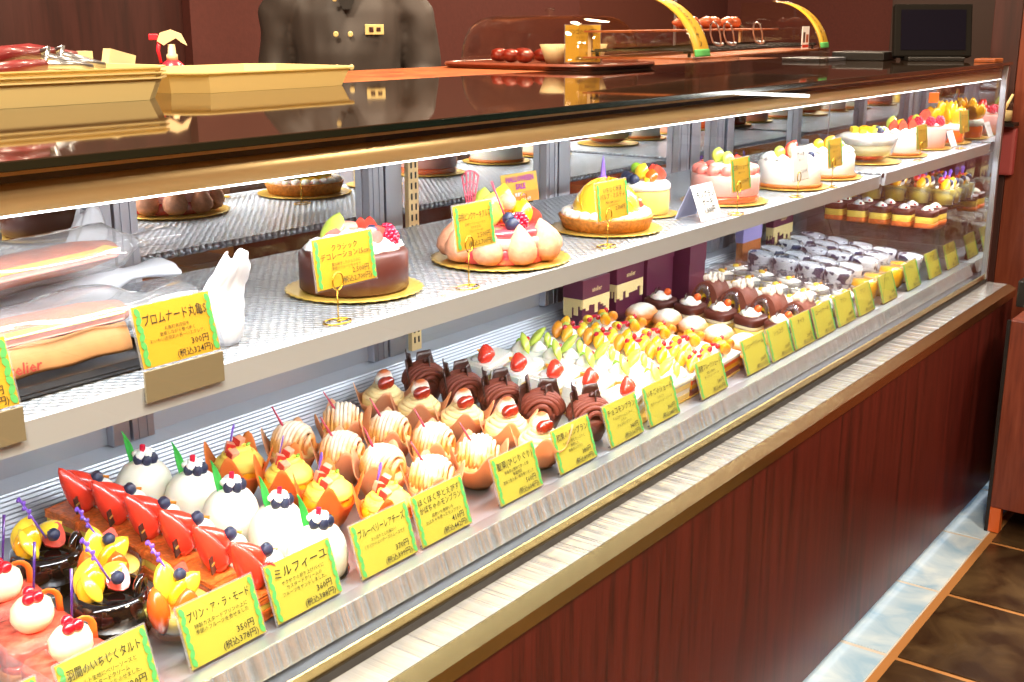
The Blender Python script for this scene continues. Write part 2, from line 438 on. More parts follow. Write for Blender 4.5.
X0, X1 = -.3, 3.80
def deckz(y): return .717+.1*(y-.155)
def build_case():
    r = thing('display_case', 'long glass fronted refrigerated pastry case with dark red wood panel below', 'display case', (0, 0, 0))
    # body shell
    MB().bb(X0, X1, 0, .02, .03, .632).o('front_panel', 'panel_wood', r)
    MB().bb(X0, X1-.01, .030, .7, 0, .03).o('toe_kick', 'black_plastic', r)
    MB().bb(X1-.02, X1, .02, .7, .03, .66).o('end_panel', 'panel_wood', r)
    MB().bb(X0, X1, .66, .70, .03, .80).o('rear_panel', 'grey_wall', r)
    MB().prism([(-.004, .628), (-.004, .652), (.022, .664), (.024, .640), (.0, .628)], X0, X1+.012, 'x').o('bumper_rail', 'brass_trim', r)
    MB().bb(X0, X1+.01, .025, .086, .650, .6625).o('sill', 'sill_steel', r, 'bright polished steel sill')
    MB().bb(X0, X1, .082, .092, .655, .6745).o('gasket', 'black_gap', r)
    MB().prism([(.086, .674), (.086, .690), (.0885, .691), (.0885, .674)], X0, X1, 'x').o('glass_channel', 'brass_trim', r)
    MB().prism([(.096, .684), (.13, .682), (.13, .676), (.096, .676)], X0, X1-.01, 'x').o('inner_gutter', 'dark_channel', r)
    MB().prism([(.118, .686), (.1295, .7175), (.133, .7175), (.1215, .686)], X0, X1-.03, 'x').o('riser', 'fluted', r)
    MB().prism([(.13, .7175), (.156, .7165), (.588, .7595), (.588, .750), (.156, .705), (.13, .705)], X0, X1-.01, 'x').o('lower_deck', 'steel_light', r)
    # vented grille at the back of the well
    b = MB(); b.prism([(.588, .7595), (.612, .812), (.630, .828), (.640, .81), (.62, .77), (.588, .745)], X0, X1-.01, 'x'); b.o('rear_ledge', 'grey_wall', r)
    b = MB()
    for k in range(9):
        t = (k+.6)/9.2; y = .588+.024*t; z = .7595+.0525*t
        b.bb(X0+.02, X1-.03, y-.0010, y+.0004, z-.0006, z+.0011)
    b.o('grille', 'slot_grey', r)
    MB().bb(X0, X1-.01, .630, .636, 1.035, 1.315).o('mirror_door', 'mirror', r); MB().bb(X0, X1-.01, .629, .638, .828, 1.035).o('rear_liner', 'grey_wall', r)
    # aluminium stiles of the sliding mirror doors
    for x0, x1, n in ((1.0, 1.03, 0), (1.035, 1.075, 1), (1.575, 1.615, 1), (1.62, 1.665, 0), (2.14, 2.185, 1), (2.19, 2.235, 0), (2.74, 2.80, 1), (2.81, 2.86, 0), (2.95, 3.0, 1), (3.02, 3.06, 0), (3.5, 3.53, 0)):
        b = MB(); b.bb(x0, x1, .612, .630, .828, 1.315, .002)
        if n: b.bb(x0+.010, x0+.014, .6105, .613, .83, 1.31); b.bb(x1-.014, x1-.010, .6105, .613, .83, 1.31)
        b.o('door_stile', 'alu_frame', r)
    b = MB(); b.bb(1.672, 1.70, .602, .612, .83, 1.30)
    st = b.o('shelf_standard', 'tan_metal', r)
    b = MB()
    for k in range(22):
        for dx in (1.678, 1.690): b.bb(dx, dx+.004, .6012, .6022, .845+k*.02, .857+k*.02)
    b.o('slot', 'black_gap', st)
    # shelves
    def shelf(x0, x1, y0, y1, z, nm):
        s = MB(); s.bb(x0, x1, y0+.004, y1, z-.012, z); so = s.o('glass_shelf', 'embossed', r)
        MB().prism([(y0-.002, z+.001), (y0+.010, z+.001), (y0+.010, z-.03), (y0+.002, z-.03)], x0, x1, 'x').o('shelf_edge', 'edge_light', so)
        b = MB(); b.bb(x0+.01, x1-.01, y0+.012, y0+.028, z-.026, z-.0125); b.o('light_housing', 'steel_light', so)
        MB().bb(x0+.02, x1-.02, y0+.015, y0+.025, z-.0275, z-.0262).o('light_strip', 'led', so)
        for xb in (x0+.08, x1-.08): MB().prism([(y1-.001, z-.012), (y1+.052, z-.012), (y1+.052, z-.07)], xb, xb+.004, 'x').o('bracket', 'alu_frame', so)
    shelf(X0, 2.855, .118, .550, 1.088, 0); shelf(2.862, X1-.03, .108, .555, 1.094, 1)
    # header with the upper light
    MB().bb(X0, X1-.01, .106, .16, 1.3185, 1.326).o('header_strip', 'tan_metal', r)
    MB().bb(X0, X1-.01, .1105, .114, 1.3115, 1.3180).o('header_gap', 'black_gap', r)
    MB().bb(X0, X1-.01, .114, .628, 1.3125, 1.3180).o('case_ceiling', 'case_white', r)
    b = MB(); prof = [(.112, 1.3115), (.105, 1.306), (.1025, 1.298), (.1025, 1.2848), (.106, 1.2843), (.135, 1.2845), (.16, 1.29), (.175, 1.3115)]
    b.prism(prof, X0, X1-.01, 'x', True); b.o('light_header', 'tan_metal', r)
    MB().bb(X0, X1-.01, .1045, .118, 1.2824, 1.2842).o('light_strip', 'led', r)
    # front pane, end pane, posts, top
    MB().bb(X0, X1-.004, .0895, .0955, .680, 1.3245).o('front_glass', 'case_glass', r)
    MB().bb(X1-.006, X1, .10, .655, .680, 1.3245).o('end_glass', 'end_mirror', r)
    MB().bb(X1-.012, X1+.006, .082, .100, .66, 1.325, .002).o('corner_post', 'alu_frame', r)
    MB().bb(X1-.010, X1+.004, .63, .66, .66, 1.325, .002).o('corner_post', 'alu_frame', r)
    MB().bb(3.012, 3.018, .14, .58, .74, 1.06).o('divider_glass', 'case_glass', r)
    t = MB().bb(X0, X1+.012, .078, .80, 1.3255, 1.335, .0012).o('top_glass', 'top_gloss', r)
    MB().bb(X0, X1+.011, .0765, .0779, 1.3265, 1.334).o('glass_edge', 'glass_edge', t)
    MB().bb(X0, X1, .64, .80, .80, 1.3245).o('door_back', 'black_plastic', r)
    return r
k_ = N('top_gloss'); k_.b.inputs['Base Color'].default_value = (.028, .016, .010, 1); k_.b.inputs['Roughness'].default_value = .035; k_.b.inputs['Specular IOR Level'].default_value = .55; M['top_gloss'] = k_.m
case = build_case()
c_ = MB(); c_.bb(X0, X1, .82, 1.22, 1.30, 1.334, .002); ct = thing('back_counter', 'tan service counter top behind the glass top of the case', 'counter')
c_.o('counter_top', 'rack_wood', ct); MB().bb(X0, X1, .86, 1.2, 0, 1.30).o('counter_body', 'back_wood', ct)

# ------------------------------------------------------------------ food parts (each returns one mesh object)
def V(*a): return Vector(a)
def spindle(b, p0, p1, w, t, n=12, roll=0, fat=.5):
    p0, p1 = Vector(p0), Vector(p1); L = (p1-p0).length; R = orient(p1-p0, roll)
    prof = [(0, 0)] + [(math.sin(PI*(k/7)**(.5+fat*.5*2 if 0 else 1))**.75, L*k/7) for k in range(1, 7)] + [(0, L)]
    b.lathe(prof, n, p0, w, t, R=R); return b
def berry_blue(p, par, r=.0075):
    b = MB(); b.lathe([(0, -r), (r*.7, -r*.75), (r, -.1*r), (r*.92, r*.45), (r*.5, r*.85), (r*.42, r*.95), (r*.3, r*.75), (0, r*.7)], 14, p); return b.o('blueberry', 'blueberry', par)
def raspberry(p, par, r=.009):
    b = MB(); b.ell(p, r*.75)
    for k in range(5):
        z = -r*.5+k*r*.35; rr = r*math.sqrt(max(0.02, 1-(z/r)**2))*.85
        for q in range(7): a = 2*PI*(q+.5*(k % 2))/7; b.ell(Vector(p)+V(rr*math.cos(a), rr*math.sin(a), z), r*.3, n=6, m=4)
    return b.o('raspberry', 'raspberry', par)
def currants(ps, par, r=.006, mat='currant', nm='redcurrant'):
    for p in ps: MB().ell(p, r).o(nm, mat, par)
def strawberry(p0, p1, par, w=.016, half=True):
    p0, p1 = Vector(p0), Vector(p1); L = (p1-p0).length; R = orient(p1-p0)
    prof = [(0, 0), (.62, L*.04), (.95, L*.18), (1, L*.34), (.86, L*.55), (.58, L*.76), (.25, L*.93), (0, L)]
    b = MB(); b.lathe([(r*w, z) for r, z in prof], 16, p0, 1, 1, R=R)
    if half:
        d = R @ V(0, 1, 0)
        want = V(-.6, -.75, .1); d = (want - (p1-p0).normalized()*want.dot((p1-p0).normalized())).normalized()
        g = b.b.verts[:]+b.b.edges[:]+b.b.faces[:]
        res = bmesh.ops.bisect_plane(b.b, geom=g, plane_co=p0+d*.002, plane_no=d, clear_outer=True)
        es = [e for e in res['geom_cut'] if isinstance(e, bmesh.types.BMEdge)]
        if es:
            f = bmesh.ops.holes_fill(b.b, edges=es)['faces']
            for x in f: x.material_index = 1; x.smooth = False
    return b.o('strawberry', ['strawberry_red' if half else 'strawberry_tip', 'strawberry_flesh'], par)
def slice_(p0, p1, par, w, t, mat, nm, roll=0): return spindle(MB(), p0, p1, w, t, 14, roll).o(nm, mat, par)
def cube_fruit(p, s, par, mat, nm, rz=.4): return MB().box(p, s, Matrix.Rotation(rz, 3, 'Z') @ Matrix.Rotation(.3, 3, 'X'), min(s)*.15).o(nm, mat, par)
def cream(p, r, h, par, mat='white_cream', nm='cream', star=(8, .12, 1.2)):
    b = MB(); b.lathe([(0, 0), (r*.9, 0), (r, h*.2), (r*.85, h*.45), (r*.55, h*.7), (r*.22, h*.92), (0, h)], 32, p, star=star); return b.o(nm, mat, par)
def blobcream(p, r, par, mat='white_cream', nm='cream'):
    return MB().ell(p, r, jit=.04, n=16, m=9).o(nm, mat, par)
def pick(p0, p1, par, mat='purple_plastic', fan=True):
    p0, p1 = Vector(p0), Vector(p1); b = MB(); b.tube([p0, p1], [.0011, .0016], 6)
    if fan:
        d = (p1-p0).normalized(); s = d.cross(V(.6, .8, 0)).normalized()
        for k in range(5): q = p0.lerp(p1, .55+.1*k); b.ell(q+s*.0016*(-1)**k, (.003, .002, .003), n=6, m=4)
    return b.o('pick', mat, par)
def lattice(c, w, h, par, mat='purple_plastic', rz=0, tilt=.2):
    b = MB(); R = Matrix.Rotation(rz, 3, 'Z') @ Matrix.Rotation(tilt, 3, 'X'); c = Vector(c)
    for k in range(5):
        a = (k-2)/2*.45; p1 = V(math.sin(a)*w, 0, math.cos(a)*h); b.tube([c, c+R @ p1], .0011, 5)
    for q in (.4, .6, .8, 1): b.tube([c+R @ V(math.sin(a)*w*q, 0, math.cos(a)*h*q) for a in (-.45, -.22, 0, .22, .45)], .001, 5)
    return b.o('pick', mat, par)
def leaf_blade(p, par, h=.035, lean=(-.012, .006), mat='leaf_green'):
    def fn(u, v):
        w = .006*math.sin(PI*min(1, v*.9+.1))*(1-v*.35); return (p[0]+lean[0]*v*v+(u-.5)*2*w*.8, p[1]+lean[1]*v+(u-.5)*2*w*-.6+.002*(1-4*(u-.5)**2), p[2]+h*v)
    return MB().grid(fn, 4, 8, .0006).o('leaf', mat, par)
def cup_paper(par, mat, r0=.026, r1=.044, h=.045, pk=.026, rot=PI/4, nm='paper_cup'):
    def fn(u, v):
        a = 2*PI*u; c4 = abs(math.cos(2*(a-rot)))**3
        c4 = c4 if math.cos(2*(a-rot)) > 0 else 0
        c4b = (.5+.5*math.cos(4*(a-rot)))**2.2
        rr = r0+(r1-r0)*v**.8; rr *= 1+.16*c4b*v; fold = 1+.03*math.sin(12*a)*v*(1-v)
        return (rr*math.cos(a)*fold, rr*math.sin(a)*fold, .001+v*(h+pk*c4b)-.004*v)
    return MB().grid(fn, 56, 9, .0007, wrap=True).o(nm, mat, par)
def strands(par, mat, r, z0, h, n=9, th=.0042, nm='cream_strands', rz=0, ry=1):
    b = MB()
    for k in range(n):
        x = (k-(n-1)/2)/((n-1)/2)*.92
        w = math.sqrt(max(0, 1-x*x)); pts = []
        for q in range(13):
            a = PI*q/12; pts.append(V(x*r+rnd.uniform(-.0006, .0006), -math.cos(a)*w*r*ry, z0+math.sin(a)*h*(.35+.65*w)))
        R = Matrix.Rotation(rz, 3, 'Z'); b.tube([R @ p for p in pts], th*rnd.uniform(.85, 1.1), 8)
    b.ell((0, 0, z0), (r*.86, r*.86*ry, h*.86), n=16, m=8)
    return b.o(nm, mat, par)
def film_wrap(par, r, z0, z1, n=32, sx=1, sy=1, nm='clear_film', mat='film'):
    def fn(u, v): a = 2*PI*u; return (r*sx*math.cos(a), r*sy*math.sin(a), z0+(z1-z0)*v)
    return MB().grid(fn, n, 1, 0, wrap=True).o(nm, mat, par)
def orange_disc(p, par, r=.012, mat='orange_slice', tilt=(-.9, 0, -.9), nm='orange_slice'):
    from mathutils import Euler
    R = Euler(tilt).to_matrix(); b = MB(); p = Vector(p)
    poly = [(r*math.cos(PI*k/10), r*math.sin(PI*k/10)) for k in range(11)]
    A = [b.v(p+R @ V(x, y, 0)) for x, y in poly]; B = [b.v(p+R @ V(x, y, .002)) for x, y in poly]
    b.f(A[::-1], False); b.f(B, False)
    for i in range(11): b.f([A[i], A[(i+1) % 11], B[(i+1) % 11], B[i]], False)
    return b.o(nm, mat, par)
def superq(b, w, d, z0, z1, n=32, e=.35, r=1):
    """rounded-square slab"""
    def pt(a, k): c, s = math.cos(a), math.sin(a); return (math.copysign(abs(c)**e, c)*w/2*k, math.copysign(abs(s)**e, s)*d/2*k)
    prof = [(0, z0), (.97, z0), (1, z0+.001), (1, z1-.002), (.96, z1), (0, z1)]
    rings = []
    for k, z in prof: rings.append([b.v((0, 0, z))] if k == 0 else [b.v((*pt(2*PI*i/n, k), z)) for i in range(n)])
    for A, B in zip(rings, rings[1:]):
        for i in range(n):
            j = (i+1) % n
            if len(A) == 1: b.f([A[0], B[j], B[i]])
            elif len(B) == 1: b.f([A[i], A[j], B[0]])
            else: b.f([A[i], A[j], B[j], B[i]])
    return b
def spiral_tag(par, p, R=.011, mat='tag_orange'):
    pts = [V(p[0]+R*math.cos(a)*.8, p[1]-R*math.cos(a)*.4, p[2]+R*math.sin(a)) for a in [PI*1.05-PI*1.1*k/8 for k in range(9)]]; pts.append(pts[-1]+V(.001, 0, -.012))
    return MB().tube(pts, .0035, 8, sq=.3).o('loop_tag', mat, par)

# ------------------------------------------------------------------ pastries (prototype builders)
def mk_fig_tart(r):
    superq(MB(), .082, .070, 0, .014).rough(.0004).o('tart_crust', 'crust', r)
    superq(MB(), .078, .067, .013, .034, e=.5).rough(.0012).o('fig_jelly', 'jelly_pink', r)
    superq(MB(), .079, .068, .012, .020, e=.4).o('jelly_layer', 'jelly_red', r)
    blobcream((0, 0, .050), (.021, .019, .018), r, 'ivory_cream', 'cream_ball')
    currants([(-.006, -.006, .068), (.002, -.008, .069), (-.001, .003, .070)], r)
    pick((.002, 0, .064), (.012, .012, .112), r, 'dark_purple_plastic', False)
    spiral_tag(r, (.026, .018, .045)); 
    b = MB(); b.prism([(-.043, 0), (-.043, .044), (-.0425, .044), (-.0425, 0)], -.036, .036, 'y') if 0 else None
    b.bb(-.0435, -.0430, -.036, .036, .002, .046); b.bb(-.043, .043, -.0370, -.0366, .002, .046); b.o('clear_film', 'film', r)
def mk_pot(r):
    MB().lathe([(0, 0), (.030, 0), (.041, .003), (.043, .005), (.03, .0045), (0, .004)], 28).o('saucer', 'black_pot', r)
    MB().lathe([(0, .0045), (.028, .005), (.040, .016), (.0435, .030), (.040, .044), (.036, .051), (.033, .050), (.036, .042), (.038, .03), (.03, .04), (0, .042)], 32).o('chocolate_pot', 'black_pot', r)
    MB().tube([V(.022+.009*math.cos(a), -.022+.006*math.cos(a), .054+.010*math.sin(a)) for a in [2*PI*k/14-.6 for k in range(13)]], .0042, 8).o('chocolate_curl', 'black_pot', r)
    slice_((-.030, .012, .044), (-.006, .02, .085), r, .014, .007, 'mango_yellow', 'mango_slice', .4)
    slice_((-.032, .0, .042), (-.012, .006, .080), r, .015, .007, 'mango', 'mango_slice', .8)
    slice_((-.02, -.014, .046), (-.026, .012, .078), r, .011, .006, 'mango_yellow', 'mango_slice', .2)
    slice_((-.004, .022, .05), (.03, .012, .066), r, .014, .01, 'mango_yellow', 'mango_slice')
    strawberry((.004, -.004, .048), (.024, .012, .068), r, .013)
    berry_blue((.004, -.008, .066), r); pick((0, 0, .06), (-.018, .022, .11), r)
def mk_fruit_cup(r):
    MB().lathe([(0, 0), (.022, 0), (.028, .004), (.036, .02), (.040, .040), (.0385, .040), (.034, .02), (.02, .006), (0, .005)], 28).o('clear_cup', 'glass_cup', r)
    MB().lathe([(0, .0055), (.020, .0065), (.033, .021), (.0365, .036), (0, .038)], 24).o('custard', 'custard', r)
    slice_((-.026, -.010, .010), (-.034, -.004, .072), r, .017, .012, 'papaya', 'papaya_wedge', .3)
    slice_((-.004, -.024, .012), (-.006, -.024, .068), r, .016, .011, 'papaya', 'papaya_wedge', 1.5)
    slice_((-.012, 0, .040), (-.004, .02, .084), r, .014, .007, 'mango_yellow', 'mango_slice', .2)
    slice_((-.01, -.006, .045), (.028, -.004, .066), r, .013, .008, 'mango_yellow', 'mango_slice', 1)
    slice_((-.02, -.014, .045), (-.002, -.016, .074), r, .009, .006, 'mango', 'mango_slice', 1)
    strawberry((.006, .012, .04), (.026, .022, .070), r, .014)
    berry_blue((.004, .0, .070), r); pick((0, .004, .06), (-.016, .03, .108), r)
def mk_mille(r):
    b = MB(); b.bb(-.043, .043, -.031, .031, .001, .012, .001); b.bb(-.042, .042, -.030, .030, .022, .032, .001)
    bmesh.ops.subdivide_edges(b.b, edges=b.b.edges[:], cuts=3, use_grid_fill=True); b.rough(.0012); b.o('puff_pastry', 'flaky', r)
    MB().bb(-.0415, .0415, -.0295, .0295, .011, .023, .003).o('custard_layer', 'yellow_cream', r)
    MB().bb(.000, .041, -.028, .028, .031, .038, .003).o('cream_layer', 'white_cream', r)
    MB().bb(-.046, .046, -.033, .033, -.001, .001).o('silver_strip', 'foil', r)
    strawberry((-.008, -.012, .032), (-.036, .008, .090), r, .0150, False)
    strawberry((.014, .004, .046), (-.016, .026, .074), r, .013, False)
    strawberry((.006, -.016, .036), (-.006, -.022, .064), r, .012)
    blobcream((.022, .002, .046), (.015, .016, .012), r)
    berry_blue((.016, .003, .061), r, .0085); orange_disc((.026, .014, .056), r, .014)
    t = MB().box((-.030, -.018, .048), (.013, .0015, .019), Matrix.Rotation(.5, 3, 'Z') @ Matrix.Rotation(-.2, 3, 'X')).o('chocolate_tag', 'choc_dark', r)
    MB().box((-.030, -.0192, .049), (.008, .0008, .002), Matrix.Rotation(.5, 3, 'Z') @ Matrix.Rotation(-.2, 3, 'X')).o('gold_print', 'gold', t)
def mk_dome(r):
    b = MB(); b.lathe([(0, 0), (.036, 0), (.0405, .004), (.0425, .014), (.0415, .027), (.037, .040), (.029, .050), (.018, .057), (.007, .060), (0, .0605)], 36, star=(6, .012, 0)); b.o('cheesecake_dome', 'cheese_white', r)
    MB().lathe([(.0, -.0005), (.043, -.0005), (.0445, .0035), (.043, .001), (0, .0002)], 32, star=(32, .02, 0)).o('base_cup', 'foil', r)
    b = MB()
    for k in range(5): a = 2*PI*k/5; b.ell((.009*math.cos(a), .009*math.sin(a), .067), (.0075, .0075, .005), n=10, m=6)
    b.ell((0, 0, .069), (.01, .01, .006)); b.o('cream_flower', 'white_cream', r)
    MB().box((-.003, -.004, .0745), (.005, .007, .012), Matrix.Rotation(.6, 3, 'Z'), .0015).o('raspberry_piece', 'raspberry', r)
    for p in ((-.010, -.004, .063), (-.001, -.013, .062), (.009, -.012, .063)): berry_blue(p, r, .0072)
    leaf_blade((-.013, .008, .052), r, .044)
def mk_pumpkin(r):
    cup_paper(r, 'orange_paper', .025, .045, .038, .034)
    MB().lathe([(0, .003), (.024, .004), (.036, .025), (.037, .037), (.028, .049), (0, .055)], 32, star=(10, .03, .6)).o('sponge_filling', 'mango', r)
    cream((0, -.003, .038), .036, .028, r, 'yellow_cream', 'pumpkin_cream', (9, .06, 1.4))
    b = MB()
    for k, z in enumerate((.046, .054, .061)): b.tube([V((.030-.008*k)*math.cos(a), (.026-.008*k)*math.sin(a), z) for a in [2*PI*q/18 for q in range(19)]], .0052, 8)
    b.o('piped_ring', 'yellow_cream', r)
    for p, rz in (((.006, .010, .068), .4), ((-.010, .008, .064), 1.2), ((-.014, -.010, .060), .1)):
        c = cube_fruit(p, (.014, .013, .012), r, 'sweet_potato', 'sweet_potato_cube', rz)
        MB().box(Vector(p)+Matrix.Rotation(rz, 3, 'Z') @ V(-.0072, 0, 0), (.0012, .0135, .0125), Matrix.Rotation(rz, 3, 'Z') @ Matrix.Rotation(.3, 3, 'X')).o('potato_skin', 'sweet_potato_skin', c)
    MB().ell((.014, -.004, .067), (.006, .003, .002), Matrix.Rotation(.6, 3, 'Z')).o('pumpkin_seed', 'kiwi', r)
    lattice((-.006, .018, .058), .016, .034, r, 'purple_plastic', .9)
def mk_striped(r):
    cup_paper(r, 'peach_paper', .025, .046, .038, .032)
    MB().lathe([(0, .003), (.024, .004), (.036, .03), (.036, .040), (0, .046)], 24).o('sponge_filling', 'sponge', r)
    strands(r, 'noodle_shaded', .034, .038, .036, 10, .0040, rz=1.9)
    b = MB(); b.tube([(-.012, .010, .068), (-.022, .030, .098)], [.0022, .0010], 6); b.ell((-.012, .010, .069), .0026); b.o('pick', 'pink_plastic', r)
def mk_cherry(r):
    cup_paper(r, 'peach_paper', .025, .045, .040, .030)
    MB().lathe([(0, .003), (.024, .004), (.036, .03), (.036, .042), (0, .048)], 24).o('sponge_filling', 'sponge', r)
    b = MB()
    for k, z in enumerate((.042, .048, .054, .059)): b.tube([V((.031-.006*k)*math.cos(a), (.031-.006*k)*math.sin(a), z+.001*math.sin(5*a)) for a in [2*PI*q/24 for q in range(25)]], .0048, 8)
    b.ell((0, 0, .046), (.028, .028, .015)); b.o('chestnut_cream', 'noodle_plain', r)
    b = MB(); b.ell((-.010, -.010, .069), (.0135, .0115, .0115)); b.ell((-.004, -.014, .070), (.011, .009, .011)); b.o('glazed_chestnut', 'chestnut_glaze', r)
    MB().lathe([(0, .055), (.013, .058), (.016, .068), (.012, .078), (.006, .083), (0, .085)], 18, (.008, .008, 0), 1.15, .85).o('meringue', 'cocoa_meringue', r)
def mk_choc(r):
    MB().lathe([(0, 0), (.026, 0), (.036, .03), (.038, .040), (0, .042)], 30, star=(30, .03, 0)).o('gold_cup', 'choc_brown', r)
    strands(r, 'cocoa_noodle', .038, .036, .030, 10, .0044, rz=.9)
    for p, q, rz in (((-.026, .016, .060), (.022, .003, .036), .5), ((-.006, .028, .066), (.020, .003, .042), .9), ((.024, .016, .062), (.024, .003, .036), -.4), ((.004, -.012, .072), (.014, .003, .020), .3)):
        b = MB(); R = Matrix.Rotation(rz, 3, 'Z') @ Matrix.Rotation(-.25, 3, 'X'); p = Vector(p)
        b.grid(lambda u, v: p+R @ V((u-.5)*q[0]*2*(1-.4*v), .004*math.cos(PI*(u-.5)), (v-.5)*q[2]), 5, 4, .0018); b.o('chocolate_shard', 'choc_dark', r)
    MB().ell((.002, .0, .072), (.007, .006, .005), jit=.05).o('chocolate_piece', 'choc_glaze', r)
def mk_short(r):
    b = MB(); b.prism([(-.045, -.028), (.045, -.010), (.045, .024), (-.045, .028)], .002, .012); b.prism([(-.045, -.028), (.045, -.010), (.045, .024), (-.045, .028)], .022, .032); b.o('sponge_layers', 'sponge', r)
    MB().prism([(-.044, -.0275), (.044, -.0105), (.044, .0235), (-.044, .0275)], .0115, .0225).o('cream_filling', 'white_cream', r)
    b = MB(); b.prism([(-.047, -.030), (.046, -.012), (.046, .026), (-.047, .030)], .0318, .046); b.prism([(-.050, -.029), (-.0445, -.029), (-.0445, .030), (-.050, .030)], .001, .046)
    bmesh.ops.bevel(b.b, geom=b.b.edges[:], offset=.003, segments=2, affect='EDGES'); b.o('cream_coat', 'white_cream', r)
    cream((-.028, .004, .044), .014, .014, r); strawberry((-.032, -.012, .046), (-.028, -.002, .074), r, .0125, False); strawberry((-.014, -.006, .046), (-.014, .004, .070), r, .0115, False)
    orange_disc((.002, .018, .052), r, .011)
    MB().bb(-.049, .048, -.032, .032, -.0008, .001).o('gold_strip', 'gold', r)
def mk_melon(r):
    b = MB(); b.bb(-.042, .042, -.032, .032, .002, .010); b.bb(-.042, .042, -.032, .032, .018, .026); b.o('sponge_layers', 'sponge', r)
    MB().bb(-.0415, .0415, -.0315, .0315, .0095, .0185).o('cream_filling', 'white_cream', r)
    MB().bb(-.043, .043, -.033, .033, .0255, .036, .004).o('cream_top', 'white_cream', r)
    for x, y in ((-.026, .014), (-.004, -.014), (.022, .012), (.028, -.016)): cream((x, y, .034), .014, .018, r, star=(8, .06, 1))
    for p0, p1 in (((-.034, -.018, .038), (-.022, .014, .066)), ((-.012, .006, .040), (.008, -.012, .066)), ((.008, .020, .040), (.030, .002, .064)), ((.012, -.022, .040), (.028, -.004, .058))): slice_(p0, p1, r, .009, .006, 'melon', 'melon_slice', rnd.random())
    cube_fruit((-.014, .024, .044), (.012, .012, .009), r, 'kiwi', 'kiwi_piece'); currants([(.002, -.002, .058), (-.02, 0, .056)], r, .004)
    MB().bb(-.045, .045, -.034, .034, -.0008, .0015).o('gold_strip', 'gold', r)
def mk_fruit_tart(r):
    MB().bb(-.042, .042, -.031, .031, .002, .012).o('sponge_base', 'choc_roll', r)
    MB().bb(-.0415, .0415, -.0305, .0305, .0115, .020).o('orange_jelly', 'mango', r)
    MB().bb(-.0415, .0415, -.0305, .0305, .0195, .026).o('sponge_top', 'papaya', r)
    MB().bb(-.042, .042, -.031, .031, .0255, .034, .003).o('cream_top', 'white_cream', r)
    cream((.0, -.006, .033), .014, .018, r); cream((.026, .012, .033), .012, .014, r)
    for p0, p1, m, n in (((-.034, -.02, .036), (-.006, -.006, .058), 'mango', 'mango_slice'), ((-.03, .004, .036), (-.008, .022, .060), 'orange_slice', 'orange_segment'), ((.008, -.024, .036), (.034, -.006, .054), 'mango_yellow', 'mango_slice'), ((.0, .016, .036), (.022, .026, .062), 'mango', 'mango_slice'), ((-.016, -.012, .040), (.006, .016, .056), 'melon', 'melon_slice')): slice_(p0, p1, r, .011, .008, m, n)
    MB().box((.012, -.010, .050), (.022, .003, .004), Matrix.Rotation(-.5, 3, 'Z')).o('red_stick', 'raspberry', r)
    currants([(-.02, -.006, .055), (.016, .006, .052), (.034, 0, .050)], r, .005)
    MB().bb(-.044, .044, -.033, .033, -.0008, .0018).o('gold_strip', 'gold', r)
def mk_puff(r):
    MB().lathe([(0, 0), (.030, 0), (.039, .010), (.040, .019), (.035, .024), (0, .025)], 28, sx=1, sy=.82, jit=.012).o('choux_base', 'pastry', r)
    MB().lathe([(0, .020), (.036, .021), (.038, .025), (.034, .031), (0, .030)], 28, (-.003, -.002, 0), sx=1, sy=.84).o('custard_filling', 'orange_slice', r)
    MB().lathe([(0, .027), (.036, .028), (.040, .034), (.037, .044), (.028, .054), (.014, .060), (0, .061)], 28, (.003, .004, 0), sx=1, sy=.84, R=Matrix.Rotation(.16, 3, 'Y'), jit=.014).o('choux_cap', 'puff', r)
def mk_choc_cake(r):
    superq(MB(), .078, .066, .001, .022, e=.55).o('sponge_base', 'custard', r)
    superq(MB(), .079, .067, .0215, .032, e=.55).o('mousse_layer', 'ivory_cream', r)
    superq(MB(), .082, .070, .0315, .050, e=.55).o('chocolate_top', 'choc_glaze', r)
    cream((.000, .004, .049), .025, .020, r); cream((.020, -.004, .049), .013, .014, r)
    MB().ell((.008, -.012, .068), .0095).o('cherry', 'papaya', r)
    for s in (-1, 1): MB().box((-.006+s*.006, .010, .068), (.011, .0015, .018), Matrix.Rotation(s*.5, 3, 'Y')).o('chocolate_shard', 'choc_dark', r)
    superq(MB(), .086, .074, -.0008, .0015, e=.55).o('cake_card', 'gold', r)
def mk_roll(r):
    # arch of chocolate sponge standing on its cut side, crescent of cream, pleated cup in front
    def arch(R0, R1, n=18): return [(R0*math.cos(PI*k/n), .012+R0*math.sin(PI*k/n)) for k in range(n+1)]+[(R1*math.cos(PI*k/n), .012+R1*math.sin(PI*k/n)) for k in range(n, -1, -1)]
    MB().prism(arch(.034, .020), -.030, .030, 'x', True).o('chocolate_sponge', 'choc_roll', r)
    MB().prism(arch(.0195, .0125), -.0305, .028, 'x', True).o('custard_crescent', 'mango_yellow', r)
    MB().prism(arch(.012, .0005), -.027, .028, 'x', True).o('chocolate_filling', 'choc_glaze', r)
    MB().bb(-.028, .028, -.034, .034, .001, .0118).o('sponge_foot', 'choc_roll', r)
    b = MB()
    for k in range(26): b.ell((rnd.uniform(-.024, .024), rnd.uniform(-.013, .013), .0475+rnd.uniform(-.001, .004)), rnd.uniform(.003, .006), n=7, m=4, jit=.1)
    b.o('crumble_topping', 'crumb', r)
    R = Matrix.Rotation(-PI/2, 3, 'Y')
    MB().lathe([(.008, 0), (.012, .001), (.019, .008), (.0195, .0085), (.012, .0025), (.006, .001)], 48, (-.0315, 0, .0235), star=(24, .12, 0), R=R).o('pleated_cup', 'foil', r)
